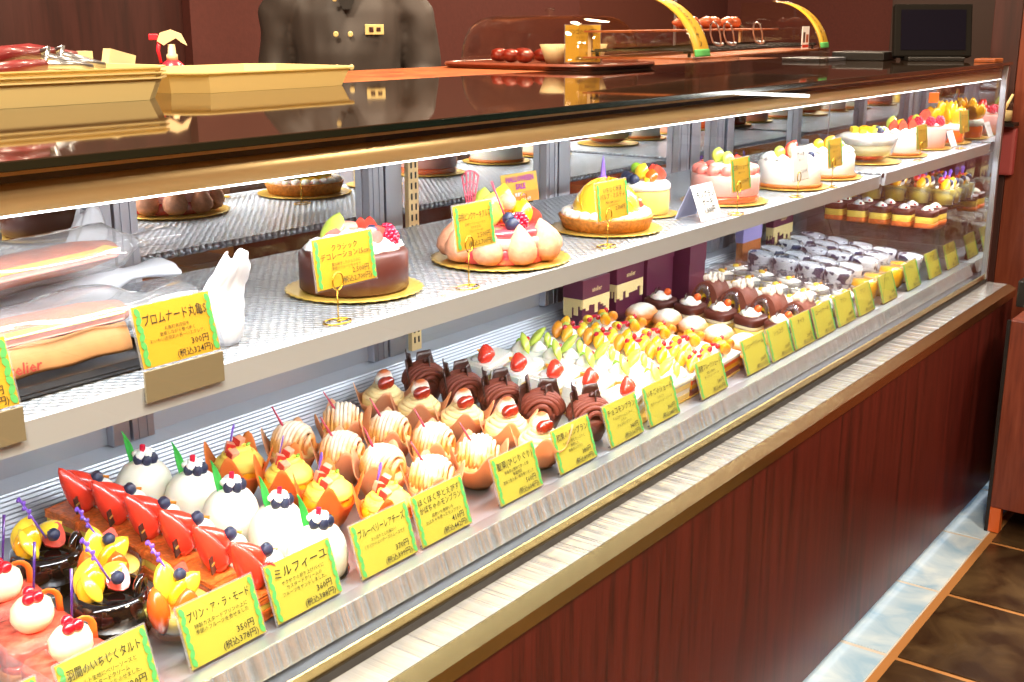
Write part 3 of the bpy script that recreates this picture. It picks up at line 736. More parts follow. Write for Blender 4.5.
def mk_pudding(r, lid=True):
    MB().lathe([(0, 0), (.026, 0), (.030, .004), (.0355, .044), (.036, .046), (.0345, .046), (.029, .006), (0, .003)], 30).o('clear_cup', 'glass_cup', r)
    MB().lathe([(0, .0035), (.0275, .0045), (.0318, .030), (0, .0302)], 26).o('pudding', 'custard', r)
    MB().lathe([(0, .0303), (.032, .0303), (.0338, .042), (.022, .046), (0, .047)], 26).o('cream_layer', 'white_cream', r)
    slice_((-.012, -.004, .046), (.012, .006, .050), r, .009, .005, 'mango_yellow', 'mango_slice'); MB().ell((.006, -.008, .052), .004).o('gold_garnish', 'orange_slice', r)
    MB().lathe([(.0375, .044), (.0385, .047), (.0365, .050), (.0345, .058), (.030, .0605), (0, .061)], 30).o('lid', 'lid_plastic', r)
def mk_cow(r):
    MB().lathe([(0, 0), (.029, 0), (.032, .006), (.0375, .058), (.0375, .066), (.036, .066), (.030, .006), (0, .004)], 30).o('patterned_wrapper', 'cow_film', r)
    MB().lathe([(0, .0045), (.029, .0065), (.0355, .050), (0, .051)], 24).o('pudding', 'ivory_cream', r)
    MB().lathe([(.0385, .065), (.0395, .067), (.0385, .069), (.034, .071), (.030, .0725), (0, .073)], 30).o('lid', 'lid_plastic', r)
    MB().lathe([(0, .0513), (.034, .0513), (.032, .060), (.012, .066), (0, .066)], 20, jit=.04).o('whipped_top', 'patterned_white', r)
def mk_mango_pud(r):
    MB().lathe([(0, 0), (.027, 0), (.033, .010), (.0355, .036), (.033, .052), (0, .056)], 28).o('orange_cup', 'mango', r)
    MB().lathe([(.034, .050), (.0365, .052), (.035, .058), (0, .060)], 28).o('lid', 'lid_plastic', r)
def mk_layer_square(r):
    superq(MB(), .066, .062, .0, .014, e=.5).o('orange_base', 'flaky', r)
    superq(MB(), .062, .058, .0135, .034, e=.4).o('yellow_sponge', 'yellow_cream', r)
    superq(MB(), .064, .060, .0335, .050, e=.4).o('chocolate_top', 'choc_glaze', r)
    cream((0, 0, .049), .017, .016, r, star=(8, .15, 1)); currants([(-.012, -.01, .055), (.012, .008, .055)], r, .004)
def mk_tall_fruit(r):
    MB().lathe([(0, 0), (.026, 0), (.032, .04), (.0315, .042), (.025, .003), (0, .002)], 24).o('clear_cup', 'glass_cup', r)
    MB().lathe([(0, .0025), (.0245, .0035), (.030, .036), (0, .038)], 22).o('custard', 'yellow_cream', r)
    slice_((-.02, -.004, .034), (.0, -.006, .064), r, .012, .007, 'mango', 'mango_slice'); slice_((.0, .012, .034), (.02, .002, .060), r, .012, .007, 'papaya', 'papaya_slice')
    MB().ell((-.004, .008, .058), (.009, .009, .008)).o('strawberry', 'strawberry_red', r); blobcream((.012, -.010, .046), (.010, .010, .009), r)
    berry_blue((.002, -.014, .054), r); lattice((0, .006, .050), .012, .030, r, 'purple_plastic', .9)

SL = math.atan(.1)
ORD = ['nearest its price card', 'second back from its price card', 'third back from its price card', 'fourth back from its price card', 'fifth back from its price card', 'sixth back from its price card', 'rearmost of its row']
def row(mk, name, cat, desc, group, spots, ords=None, flat=False, zz=None, rz=0, jr=.12, sc=(1, 1, 1)):
    """spots listed from the front of the case towards the back"""
    proto = None; n = len(spots)
    for i, p in enumerate(spots):
        x, y = p[0], p[1]
        if zz is None: y = .214+(y-.2)*.92
        z = zz if zz is not None else deckz(y)+.0012
        if proto is None:
            proto = thing(name, '', cat, (0, 0, 0), 0, group); mk(proto); o = proto
        else: o = dup(proto)
        R = (Matrix.Identity(3) if flat or zz is not None else Matrix.Rotation(SL, 3, 'X')) @ Matrix.Rotation(rz+rnd.uniform(-jr, jr), 3, 'Z')
        o.location = (x, y, z); o.rotation_euler = R.to_euler()
        o.scale = sc
        if len(p) > 2: o.scale = (p[2],)*3
        w = ords[i] if ords else (ORD[i] if i < n-1 else ORD[6]); o['label'] = desc + ', ' + w
    return proto
row(mk_fig_tart, 'fig_tart', 'pastry', 'pink fig tart with cream ball and redcurrants', 'fig tarts in the first row', [(.655, .208), (.660, .296), (.672, .385), (.675, .474)], sc=(1.2, 1.15, 1.3))
row(mk_pot, 'chocolate_pot_pudding', 'pastry', 'black chocolate pot pudding heaped with mango', 'black pots of fruit pudding', [(.760, .290), (.768, .445)], ['in front of the other black pot', 'behind the other black pot'], jr=.05, sc=(1.12, 1.12, 1.12))
row(mk_fruit_cup, 'fruit_pudding_cup', 'pastry', 'clear pudding cup with orange papaya and mango wedges', 'clear cups of fruit pudding', [(.812, .226), (.806, .368)], ['nearest its price card', 'between the two black pots'], jr=.05, sc=(1.1, 1.1, 1.1))
row(mk_mille, 'mille_feuille', 'pastry', 'orange flaky mille feuille topped with strawberries and blueberry', 'strawberry mille feuille row', [(.918, .198), (.914, .268), (.912, .338), (.908, .408), (.902, .478), (.893, .545)], rz=.05, jr=.06, sc=(1.12, 1.08, 1.18))
row(mk_dome, 'domed_cheesecake', 'pastry', 'white domed cheesecake topped with blueberries and green leaf', 'white domed cheesecakes', [(1.030, .205), (1.034, .293), (1.020, .381), (1.018, .467), (.990, .550)], jr=.2, sc=(1.04, .93, 1.26))
row(mk_pumpkin, 'pumpkin_mont_blanc', 'pastry', 'yellow pumpkin mont blanc in bright orange paper', 'pumpkin mont blancs in orange paper', [(1.178, .215), (1.142, .305), (1.140, .393), (1.115, .482)], jr=.2, sc=(1.04, .95, 1.2))
row(mk_striped, 'striped_mont_blanc', 'pastry', 'beige striped mont blanc in peach paper, left hand row', 'striped mont blancs, left hand row', [(1.292, .226), (1.268, .311), (1.258, .396), (1.228, .481)], jr=.5, sc=(1.0, .94, 1.12))
row(mk_striped, 'striped_mont_blanc', 'pastry', 'beige striped mont blanc in peach paper, right hand row', 'striped mont blancs, right hand row', [(1.408, .226), (1.392, .313), (1.374, .400), (1.345, .486)], jr=.5, sc=(1.0, .94, 1.12))
row(mk_cherry, 'chestnut_mont_blanc', 'pastry', 'cream chestnut mont blanc with shiny red chestnut and meringue', 'mont blancs with red glazed chestnuts', [(1.548, .200), (1.560, .288), (1.535, .372), (1.512, .458), (1.500, .540)], jr=.15, sc=(1.14, 1.0, 1.06))
row(mk_choc, 'chocolate_mont_blanc', 'pastry', 'brown chocolate mont blanc with dark chocolate shards', 'chocolate mont blancs', [(1.712, .208), (1.672, .292), (1.654, .378), (1.636, .462), (1.622, .548)], jr=.3, sc=(1.12, 1.0, 1.1))
row(mk_short, 'strawberry_shortcake', 'cake slice', 'white shortcake slice with strawberry halves', 'strawberry shortcake slices', [(1.850, .205), (1.835, .282), (1.822, .360), (1.800, .438), (1.790, .515)], rz=.05, jr=.04, sc=(1.28, 1.16, 1.25))
row(mk_melon, 'melon_shortcake', 'cake slice', 'creamy white shortcake covered with green melon', 'melon shortcakes', [(1.975, .205), (1.968, .280), (1.955, .355), (1.940, .430), (1.925, .505)], jr=.08, sc=(1.36, 1.04, 1.3))
row(mk_fruit_tart, 'orange_fruit_slice', 'cake slice', 'orange layered slice topped with mango and orange segments', 'orange fruit slices', [(2.092, .205), (2.088, .280), (2.080, .355), (2.066, .430), (2.052, .505)], jr=.08, sc=(1.34, 1.03, 1.3))
row(mk_fruit_tart, 'mango_fruit_slice', 'cake slice', 'mango fruit slice beside the sugared cream puffs', 'mango fruit slices beside the puffs', [(2.210, .205), (2.206, .280), (2.200, .355), (2.190, .430), (2.180, .505)], jr=.08, rz=PI, sc=(1.34, 1.03, 1.3))
row(mk_puff, 'cream_puff', 'pastry', 'golden cream puff dusted with icing sugar', 'sugared cream puffs', [(2.325, .200), (2.338, .274), (2.348, .348), (2.352, .422), (2.345, .496)], jr=.2, sc=(1.4, 1.0, 1.0))
row(mk_choc_cake, 'chocolate_cream_cake', 'pastry', 'chocolate topped cake with cream swirl and orange cherry', 'chocolate cream cakes', [(2.532, .203), (2.520, .281), (2.505, .359), (2.488, .437), (2.470, .515)], jr=.03, sc=(1.0, .93, .98))
row(mk_roll, 'chocolate_roll_slice', 'cake slice', 'arched chocolate roll slice with yellow crescent and pleated cup', 'chocolate roll slices', [(2.640, .205), (2.634, .288), (2.630, .371), (2.625, .454)], jr=.05, rz=.0, sc=(1.25, 1.12, 1.8))
row(mk_pudding, 'custard_pudding', 'pudding cup', 'clear lidded cup of yellow custard pudding, left hand row', 'lidded custard puddings, left hand row', [(2.765, .205), (2.765, .290), (2.765, .375), (2.765, .460), (2.765, .545)], jr=.5)
row(mk_pudding, 'custard_pudding', 'pudding cup', 'clear lidded cup of yellow custard pudding, middle row', 'lidded custard puddings, middle row', [(2.850, .205), (2.850, .290), (2.850, .375), (2.850, .460), (2.850, .545)], jr=.5)
row(mk_pudding, 'custard_pudding', 'pudding cup', 'clear lidded cup of yellow custard pudding, right hand row', 'lidded custard puddings, right hand row', [(2.935, .205), (2.935, .290), (2.935, .375), (2.935, .460), (2.935, .545)], jr=.5)
for k, x in enumerate((3.065, 3.15)):
    row(mk_cow, 'patterned_pudding_cup', 'pudding cup', 'white pudding cup with blue patches, '+('left row left of yellow cup' if k == 0 else 'second row of the patterned cups'), 'patterned cups row %s' % ('beside the divider' if k == 0 else 'second from the divider'), [(x, y) for y in (.285, .368, .451, .534)], ['nearest the front', 'second from front', 'third from front', 'rearmost'], jr=2, sc=(.95, .95, 1))
for k, x in enumerate((3.27, 3.355)):
    row(mk_cow, 'patterned_pudding_cup', 'pudding cup', 'white pudding cup with blue patches, '+('third row of patterned cups' if k == 0 else 'row beside the stepped stand'), 'patterned cups row %s' % ('third from the divider' if k == 0 else 'beside the stepped stand'), [(x, y) for y in (.285, .368, .451, .534)], ['nearest the front', 'second from front', 'third from front', 'rearmost'], jr=2, sc=(.95, .95, 1))
row(mk_mango_pud, 'mango_pudding_cup', 'pudding cup', 'bright orange yellow pudding cup at the front of the case', 'orange pudding cups at the front', [(3.08, .205), (3.165, .205), (3.29, .205), (3.375, .205)], ['nearest the divider glass', 'second from the divider glass', 'third from the divider glass', 'nearest the stepped stand'])
row(mk_cow, 'patterned_pudding_cup', 'pudding cup', 'white pudding cup with blue patches, last row touching the stepped stand', 'patterned cups touching the stepped stand', [(3.44, y) for y in (.205, .288, .371, .454, .534)], ['nearest the front', 'second from front', 'third from front', 'fourth from front', 'rearmost'], jr=2, sc=(.95, .95, 1))
st = thing('stepped_stand', 'two step clear acrylic stand at the right end of the lower deck', 'stand')
MB().bb(3.515, 3.665, .17, .57, .762, .858, .002).o('lower_step', 'acrylic', st); MB().bb(3.667, 3.785, .17, .57, .762, .905, .002).o('upper_step', 'acrylic', st)
row(mk_layer_square, 'layered_chocolate_square', 'pastry', 'small yellow and chocolate square cake on the lower step', 'layered squares on the lower step', [(3.550, y) for y in (.21, .28, .35, .42, .49)]+[(3.625, y) for y in (.21, .28, .35, .42, .49)], ['left row, '+w for w in ('nearest the front', 'second from front', 'third from front', 'fourth from front', 'rearmost')]+['right row, '+w for w in ('nearest the front', 'second from front', 'third from front', 'fourth from front', 'rearmost')], zz=.8585)
row(mk_tall_fruit, 'fruit_parfait_cup', 'pudding cup', 'orange fruit parfait cup with purple pick on the upper step', 'fruit parfait cups on the upper step', [(3.698, y) for y in (.21, .285, .36, .435, .51)]+[(3.756, y) for y in (.21, .285, .36, .435, .51)], ['left row, '+w for w in ('nearest the front', 'second from front', 'third from front', 'fourth from front', 'rearmost')]+['right row, '+w for w in ('nearest the front', 'second from front', 'third from front', 'fourth from front', 'rearmost')], zz=.9055, sc=(1.12, 1.2, 1.3))

# ------------------------------------------------------------------ price cards along the front of the deck
def front_card(x, label, t, d, p, tx, **k): return price_card(label, (x, .157, .7208), t, d, p, tx, tilt=.30, group='price cards along the front of the lower deck', **k)
front_card(.532, 'yellow price card cut off by the bottom left corner', 'いちごのタルトき', '', '420円', '(税込453円)')
front_card(.668, 'yellow price card reading 420 yen before the pink fig tarts', '羽間のいちじくタルト', 'タルト生地にベリーソースと\nカスタードクリーム\nいちじくをたっぷりのせました。', '420円', '(税込453円)')
front_card(.826, 'yellow price card reading 350 yen before the fruit puddings', 'プリン・ア・ラ・モード', '特製カスタードプリンの上に\n季節のフルーツを合せました', '350円', '(税込378円)')
front_card(.960, 'yellow price card reading 360 yen before the mille feuille', 'ミルフィーユ', 'サクサクの折り上げパイに\nカスタードクリームの\nフルーツをサンドしました。', '360円', '(税込388円)', ts=1.15)
front_card(1.113, 'yellow price card reading 370 yen before the white domed cheesecakes', 'ブルーベリーレアチーズ', 'さっぱりとした味わい\nくちどけのよいチーズのムースです', '370円', '(税込399円)')
front_card(1.238, 'yellow price card reading 410 yen before the pumpkin mont blancs', 'ほくほく芋とえびす\nかぼちゃのモンブラン', '黄金いも金時いも\nかぼちゃを使ったモンブラン', '410円', '(税込442円)')
front_card(1.425, 'yellow price card reading 560 yen before the striped mont blancs', '聖栗(ひじりぐり)', '徳島県山間地で育った栗\n数量限定\n濃厚で香り高い栗を使いました', '560円', '(税込604円)')
front_card(1.590, 'yellow price card reading 380 yen before the red chestnut mont blancs', '和栗のモンブラン', '九州産の栗をたっぷりと\n使用した\n本格モンブラン', '380円', '(税込410円)')
front_card(1.750, 'yellow price card reading 340 yen before the chocolate mont blancs', 'チョコモンブラン', 'チョコクリームとバナナ\n入りの\nチョコモンブラン', '340円', '(税込367円)')
front_card(1.888, 'yellow price card before the white shortcake slices', 'いちごのショート', 'いちごと\n生クリームのショートケーキ', '360円', '(税込388円)')
front_card(2.094, 'yellow price card before the orange fruit slices', '国産フルーツショート', '季節の果物を\n使ったショートケーキ', '380円', '(税込410円)')
for x, w in ((2.300, 'before the sugared cream puffs'), (2.428, 'before the chocolate cream cakes'), (2.552, 'right of the chocolate cream cakes card'), (2.680, 'before the chocolate roll slices'), (2.815, 'before the left custard puddings'), (2.950, 'before the right custard puddings'), (3.125, 'before the first orange pudding cups'), (3.325, 'before the last orange pudding cups'), (3.515, 'before the lower step of the stand'), (3.690, 'nearest the right end of the case')):
    front_card(x, 'small yellow price card '+w, {2.300: 'シュークリーム', 2.428: 'ショコラ', 2.552: 'オペラ', 2.680: 'ロールケーキ'}.get(x, 'プリン'), '', '200円', '(税込216円)')

# ------------------------------------------------------------------ whole cakes on the upper shelf
ZS = 1.0892
def board(r, rad, par=None):
    return MB().lathe([(0, 0), (rad*.9, 0), (rad, .003), (rad*1.0, .0042), (rad*.93, .0035), (0, .0030)], 72, star=(36, .018, 0)).o('gold_board', 'gold', r)
def cake(label, name, x, y, rad, z=ZS, rz=0, s=1):
    r = thing(name, label, 'cake', (x, y, z), rz, 'whole cakes on the glass shelf'); board(r, rad); return r
def ring(n, R, a0=0, a1=2*PI): return [(R*math.cos(a0+(a1-a0)*k/n), R*math.sin(a0+(a1-a0)*k/n)) for k in range(n)]
B0 = .0045
def disc(r, rad, z0, z1, mat, nm, bev=.003, star=(0, 0, 0), jit=0):
    return MB().lathe([(0, z0), (rad-bev*.5, z0), (rad, z0+bev*.5), (rad, z1-bev), (rad-bev, z1), (0, z1)], 48, star=star, jit=jit).o(nm, mat, r)
# 1 dark chocolate cake
r = cake('round dark chocolate cake topped with cream and berries on gold board', 'chocolate_cake', 1.168, .262, .088); r.scale = (1.08, 1.08, 1.05)
disc(r, .070, B0, .058, 'choc_glaze', 'chocolate_body', .006)
for i, (x, y) in enumerate(ring(9, .046, 2.6, 2.6+5.2)): cream((x, y, .056), .018, .018, r, 'white_cream', 'cream_swirl')
for i, (x, y) in enumerate(ring(5, .044, 3.3, 5.4)): strawberry((x, y, .066), (x*.75, y*.75, .088), r, .014)
raspberry((.020, -.046, .072), r, .011); raspberry((.034, -.028, .074), r, .011); berry_blue((.048, -.020, .070), r, .009); berry_blue((.006, -.028, .080), r, .009)
slice_((-.045, .004, .060), (-.010, .012, .104), r, .016, .008, 'melon', 'melon_slice'); slice_((-.03, .028, .064), (.0, .02, .098), r, .015, .008, 'melon', 'melon_slice')
blobcream((-.052, -.014, .070), (.016, .016, .013), r, 'white_cream', 'cream_mound')
MB().lathe([(0, 0), (.018, 0), (.020, .004), (.018, .009), (0, .010)], 20, (.002, .020, .078)).o('macaroon', 'macaroon', r)
MB().lathe([(0, 0), (.018, 0), (.020, .004), (.018, .009), (0, .010)], 20, (-.012, -.012, .074)).o('macaroon', 'macaroon', r)
slice_((-.066, -.020, .056), (-.046, -.044, .062), r, .010, .006, 'papaya', 'orange_slice')
for x, y in ((.030, .014), (.042, .010)): strawberry((x, y, .064), (x, y, .092), r, .012)
# 2 fig cake
r = cake('pink cake ringed with powdered fig halves on gold board', 'fig_cake', 1.462, .228, .092); r.scale = (1.18, 1.18, 1.12)
disc(r, .066, B0, .026, 'rose_jelly', 'jelly_base'); disc(r, .066, .0255, .040, 'pink_mousse', 'mousse_layer'); disc(r, .060, .0395, .050, 'rose_jelly', 'jelly_top')
for i, (x, y) in enumerate(ring(9, .070, .1)):
    k = .80; hh = .056+.005*math.sin(i*2.1); MB().lathe([(0, 0), (.55, .04*hh), (.92, .18*hh), (1, .36*hh), (.80, .60*hh), (.42, .82*hh), (.16, .95*hh), (0, hh)], 18, (x, y, B0), .020, .020, R=orient((x*k-x, y*k-y, hh))).o('powdered_fig', 'fig_skin', r)
for p0, p1 in (((-.020, .004, .045), (-.008, .006, .096)), ((.014, .014, .045), (.022, .010, .104)), ((-.004, .030, .045), (.0, .026, .100))): slice_(p0, p1, r, .018, .010, 'mango_yellow' if p0[0] > 0 else 'melon', 'melon_wedge', .9)
slice_((.020, -.022, .044), (.032, -.014, .084), r, .013, .008, 'mango', 'mango_slice'); slice_((.034, -.004, .044), (.044, .004, .078), r, .013, .008, 'mango', 'mango_slice')
for x, y in ((-.046, -.006), (-.036, .022), (.044, -.024)): strawberry((x, y, .046), (x*.8, y*.8, .074), r, .013)
raspberry((-.004, -.034, .058), r, .011); berry_blue((-.022, -.036, .056), r, .010); berry_blue((-.014, -.024, .062), r, .009)
blobcream((.010, -.020, .056), (.016, .014, .011), r, 'white_cream', 'cream_mound'); MB().ell((.012, -.002, .080), .012).o('peach_ball', 'sweet_potato', r)
lattice((-.026, .030, .05), .026, .075, r, 'pink_plastic', -.6, .0); 
MB().tube([(-.004, -.016, .05), (-.020, .0, .112)], .0014, 6).o('pick', 'pink_plastic', r)
# 3 domed mango tart
r = cake('tall domed yellow mango tart with cream ring on gold board', 'mango_dome_tart', 1.800, .245, .100)
MB().lathe([(0, B0), (.076, B0), (.084, .026), (.0835, .029), (.078, .027), (0, .024)], 96, star=(42, .02, 0)).o('tart_shell', 'pastry', r)
for x, y in ring(22, .070): blobcream((x, y, .031), (.0115, .0115, .009), r, 'white_cream', 'cream_bead')
b = MB(); b.lathe([(0, .024), (.056, .026), (.060, .040), (.054, .060), (.040, .078), (.020, .088), (0, .091)], 48); b.o('mango_dome', 'mango_yellow', r)
b = MB()
for k in range(7):
    a0 = 2*PI*k/7
    b.tube([V(.0595*math.sin(t)*math.cos(a0+t*.8), .0595*math.sin(t)*math.sin(a0+t*.8), .030+.0615*math.cos(t)) for t in [.12+1.28*q/8 for q in range(9)]], .0028, 6)
b.o('mango_petal_edge', 'mango', r)
MB().lathe([(.009, 0), (.010, .002), (.005, .010), (.003, .030), (0, .046)], 8, (.012, .016, .086), star=(4, .2, 0)).o('pick', 'purple_plastic', r)
for x, y in ((.050, -.030), (.058, -.014)): berry_blue((x, y, .045), r, .009)
strawberry((.048, -.044, .032), (.040, -.030, .050), r, .011); slice_((.05, -.036, .034), (.064, -.02, .056), r, .012, .008, 'papaya', 'orange_slice')
# 4 small tall yellow cake with fruit
r = cake('small tall yellow cake with strawberries, mango and black berries', 'small_fruit_cake', 1.990, .275, .064)
disc(r, .046, B0, .050, 'yellow_cream', 'yellow_body', .004); disc(r, .048, .0495, .066, 'white_cream', 'cream_top', .006)
for x, y in ((.020, -.020), (.030, -.002), (.018, .020)): strawberry((x, y, .064), (x*.7, y*.7, .096), r, .015)
slice_((-.024, -.012, .066), (.006, -.02, .082), r, .014, .009, 'mango_yellow', 'mango_slice'); slice_((-.012, .01, .066), (-.004, .0, .100), r, .014, .009, 'mango_yellow', 'mango_slice', 1); slice_((-.02, -.024, .064), (-.002, -.014, .090), r, .012, .008, 'papaya', 'orange_slice')
for p in ((-.034, .016, .072), (-.026, .028, .074), (-.038, .004, .070)): berry_blue(p, r, .011)
MB().ell((.0, .022, .088), .011).o('kiwi_piece', 'kiwi', r); film_wrap(r, .0495, B0, .060)
# 5 pink mousse cake
r = cake('pale pink mousse cake crowned with pink berries, lower red band', 'pink_mousse_cake', 2.235, .228, .090)
disc(r, .070, B0, .018, 'papaya', 'red_base'); disc(r, .070, .0178, .060, 'pink_mousse', 'mousse_body', .004)
for x, y in ring(12, .056): MB().ell((x, y, .068), (.0135, .0135, .012)).o('pink_berry', 'pink_berry', r)
blobcream((0, 0, .072), (.034, .034, .012), r, 'white_cream', 'cream_mound')
for p0, p1 in (((-.020, -.012, .074), (.004, -.006, .104)), ((.0, .012, .074), (.022, .0, .100)), ((-.012, .014, .078), (.0, .016, .112))): slice_(p0, p1, r, .016, .010, 'melon', 'melon_wedge', 1)
strawberry((.030, -.016, .070), (.026, -.010, .096), r, .013); film_wrap(r, .072, B0, .064)
# 6,7 white cream cakes
def white_cake(label, x, y, rad, mods, z=ZS):
    r = cake(label, 'white_cream_cake', x, y, rad+.020, z)
    disc(r, rad, B0, .062, 'white_cream', 'cream_body', .006); MB().lathe([(rad+.003, B0), (rad+.005, .008), (rad+.002, .012), (rad-.002, .010), (rad-.002, B0)], 60, jit=.02).o('almond_edge', 'crust', r)
    for x_, y_ in ring(10, rad*.72, .2): cream((x_, y_, .061), .015, .016, r, 'white_cream', 'cream_swirl')
    for (p0, p1, m, nm) in mods: slice_(p0, p1, r, .014, .010, m, nm, .7)
    return r
r = white_cake('large white cream cake with peach topping behind a white card', 2.530, .215, .070, [((-.02, -.014, .066), (.0, -.004, .100), 'sweet_potato', 'peach_slice'), ((.0, .01, .066), (.018, -.004, .104), 'strawberry_flesh', 'peach_slice'), ((-.03, .014, .066), (-.012, .018, .092), 'melon', 'melon_slice'), ((.018, -.024, .064), (.040, -.012, .086), 'sweet_potato', 'peach_slice'), ((.03, .014, .064), (.048, .008, .086), 'mango_yellow', 'mango_slice')])
berry_blue((-.01, -.04, .074), r, .009); berry_blue((.008, -.046, .072), r, .009)
r = white_cake('white cream cake with mango cubes nearest the shelf joint', 2.745, .212, .064, [((-.02, -.014, .066), (.0, -.004, .098), 'mango_yellow', 'mango_slice'), ((.004, .01, .066), (.022, -.004, .098), 'mango', 'mango_slice'), ((.02, -.024, .064), (.040, -.012, .086), 'melon', 'melon_slice'), ((-.03, .014, .066), (-.012, .018, .092), 'mango_yellow', 'mango_slice')])
# 8 glass bowl trifle
ZR = 1.0952
r = cake('wide glass bowl of layered trifle topped with mango and kiwi', 'glass_bowl_trifle', 3.060, .235, .092, ZR)
MB().lathe([(0, B0), (.045, B0), (.068, .022), (.080, .058), (.082, .066), (.080, .066), (.066, .024), (.044, .008), (0, .007)], 44).o('glass_bowl', 'glass_cup', r)
MB().lathe([(0, .0075), (.043, .0085), (.058, .020), (0, .020)], 36).o('fruit_layer', 'strawberry_flesh', r); MB().lathe([(0, .0203), (.0585, .0203), (.073, .048), (0, .048)], 36).o('custard_layer', 'ivory_cream', r)
MB().lathe([(0, .0483), (.074, .0483), (.079, .066), (.06, .074), (0, .078)], 36, jit=.01).o('cream_layer', 'white_cream', r)
for x, y, m in ((-.03, .0, 'mango'), (-.012, -.02, 'mango_yellow'), (.006, .012, 'mango'), (-.02, .026, 'mango_yellow'), (.03, .014, 'mango'), (.044, -.01, 'melon')): cube_fruit((x, y, .084), (.018, .016, .014), r, m, 'mango_cube', x*30)
berry_blue((.016, -.024, .084), r, .010); berry_blue((.008, -.034, .080), r, .009); MB().ell((.034, -.026, .082), .010).o('kiwi_ball', 'kiwi', r)
r = white_cake('white cream cake with strawberries and melon behind the glass bowl', 3.270, .222, .062, [((-.02, .02, .066), (-.006, .014, .108), 'melon', 'melon_slice'), ((.004, .01, .066), (.022, -.004, .098), 'mango', 'mango_slice')], ZR)
for x, y in ((-.034, .004), (-.026, -.02), (.03, -.03)): strawberry((x, y, .066), (x*.8, y*.8, .100), r, .014)
# 10 pink cake with raspberries
r = cake('tall pink cake heaped with raspberries and strawberries', 'raspberry_cake', 3.500, .220, .074, ZR)
disc(r, .056, B0, .064, 'pink_mousse', 'mousse_body', .004); blobcream((0, 0, .068), (.045, .045, .012), r, 'white_cream', 'cream_mound')
for x, y in ring(7, .040, .3): raspberry((x, y, .078), r, .013)
for x, y in ((0, 0), (-.018, .008), (.016, .010)): strawberry((x, y, .078), (x*.6, y*.6, .112), r, .014)
slice_((-.04, .02, .066), (-.03, .02, .100), r, .014, .009, 'melon', 'melon_slice')
# 11 orange petal cake
r = cake('orange mango petal cake nearest the right end of the shelf', 'mango_petal_cake', 3.698, .225, .068, ZR); r.scale = (1.15, 1.15, 1.2)
disc(r, .050, B0, .034, 'papaya', 'red_base'); disc(r, .051, .0338, .050, 'white_cream', 'cream_layer')
for i, (x, y) in enumerate(ring(9, .034)): slice_((x, y, .046), (x*1.35, y*1.35, .090), r, .019, .007, 'mango', 'mango_petal', math.atan2(y, x)+PI/2)
for i, (x, y) in enumerate(ring(5, .014, .4)): slice_((x, y, .05), (x*1.5, y*1.5, .106), r, .016, .007, 'mango', 'mango_petal', math.atan2(y, x)+PI/2)
MB().box((-.02, .03, .112), (.034, .002, .026), Matrix.Rotation(-.5, 3, 'Z'), .0008).o('orange_plaque', 'papaya', r)

# cards standing on gold wires
def pin(label, x, y, title, desc, price, tax, zb, tilt=.12, rz=0, col='card_gold', w=.104, h=.062, z=ZS, **k):
    return price_card(label, (x, y, z), title, desc, price, tax, w, h, col, tilt, rz, 'wire stand price cards on the glass shelf', 'price card', 'pin', zb, **k)
pin('yellow card on gold wire in front of the chocolate cake', 1.040, .148, 'クラシック\nデコレーション15cm', '重ね焼きしたショコラに\n季節のフルーツをのせて', '2,500円', '(税込2,700円)', .045, ts=.82)
pin('yellow card on gold wire in front of the fig cake', 1.290, .140, '白桃ピンクケーキクルス', '白桃とベリームースの\nさわやかな\nフルーツケーキ', '2,500円', '(税込2,700円)', .055, w=.086, ts=.9)
pin('yellow card on gold wire in front of the mango tart', 1.672, .150, 'いちじく半球\nパルプ・ミルティ', '季節の果物と白あんの\nムースケーキ', '2,700円', '', .045, w=.096, ts=.85)
pin('greenish yellow card on gold wire before the pink mousse cake', 2.112, .130, '白桃のショート', '季節のケーキ', '2,500円', '', .045, w=.080, ts=.85)
pin('white card on gold wire before the peach topped cake', 2.405, .132, 'ケーキ', '季節のケーキ', '2,500円', '', .035, w=.080, h=.07, col='card_white', border=False)
pin('yellow card on gold wire before the mango cube cake', 2.595, .132, '桃のショート', '季節のケーキ', '2,700円', '', .045, w=.082, ts=.85)
pin('yellow card on gold wire right of the glass bowl', 3.190, .128, 'フルーツ', '', '3,000円', '', .030, w=.085, z=ZR)
pin('yellow card on gold wire before the orange petal cake', 3.570, .130, 'マンゴー', '', '3,000円', '', .045, w=.085, z=ZR)
# halloween style orange card
r = thing('seasonal_sign', 'orange and yellow seasonal sign with purple lettering behind the fig cake', 'sign', (1.690, .352, ZS), -.05)
T_ = Matrix.Translation((0, 0, .052)) @ Matrix.Rotation(-.15, 4, 'X')
def fx(o): o.data.transform(T_); return o
fx(MB().bb(-.05, .05, 0, .0015, 0, .052, .0004).o('card', 'card_gold', r)); fx(MB().bb(-.0485, .0485, -.0006, 0, .001, .019).o('orange_band', 'card_orange', r))
fx(text_obj('HALLOWEEN\nSALE', 'title_lettering', 'card_purple', r, 0, .038, .013, .086, bold=.05)); fx(text_obj('数量限定', 'band_lettering', 'card_white', r, -.004, .012, .007, .05, y=-.0012)); fx(text_obj('3,000円', 'price_lettering', 'card_white', r, .014, .003, .007, .04, y=-.0012))
b = MB(); b.tube([(0, -.002, .002), (0, -.002, .052)], .001, 6); b.tube([(.009*math.cos(a), -.0035, .060+.010*math.sin(a)) for a in [2*PI*k/16 for k in range(17)]], .001, 6); b.tube([(.02*math.cos(a), .014*math.sin(a), .0015) for a in [2*PI*k/16 for k in range(17)]], .0012, 6); b.tube([(.02, 0, .0015), (0, -.002, .002)], .001, 6); b.o('wire_stand', 'gold_wire', r)
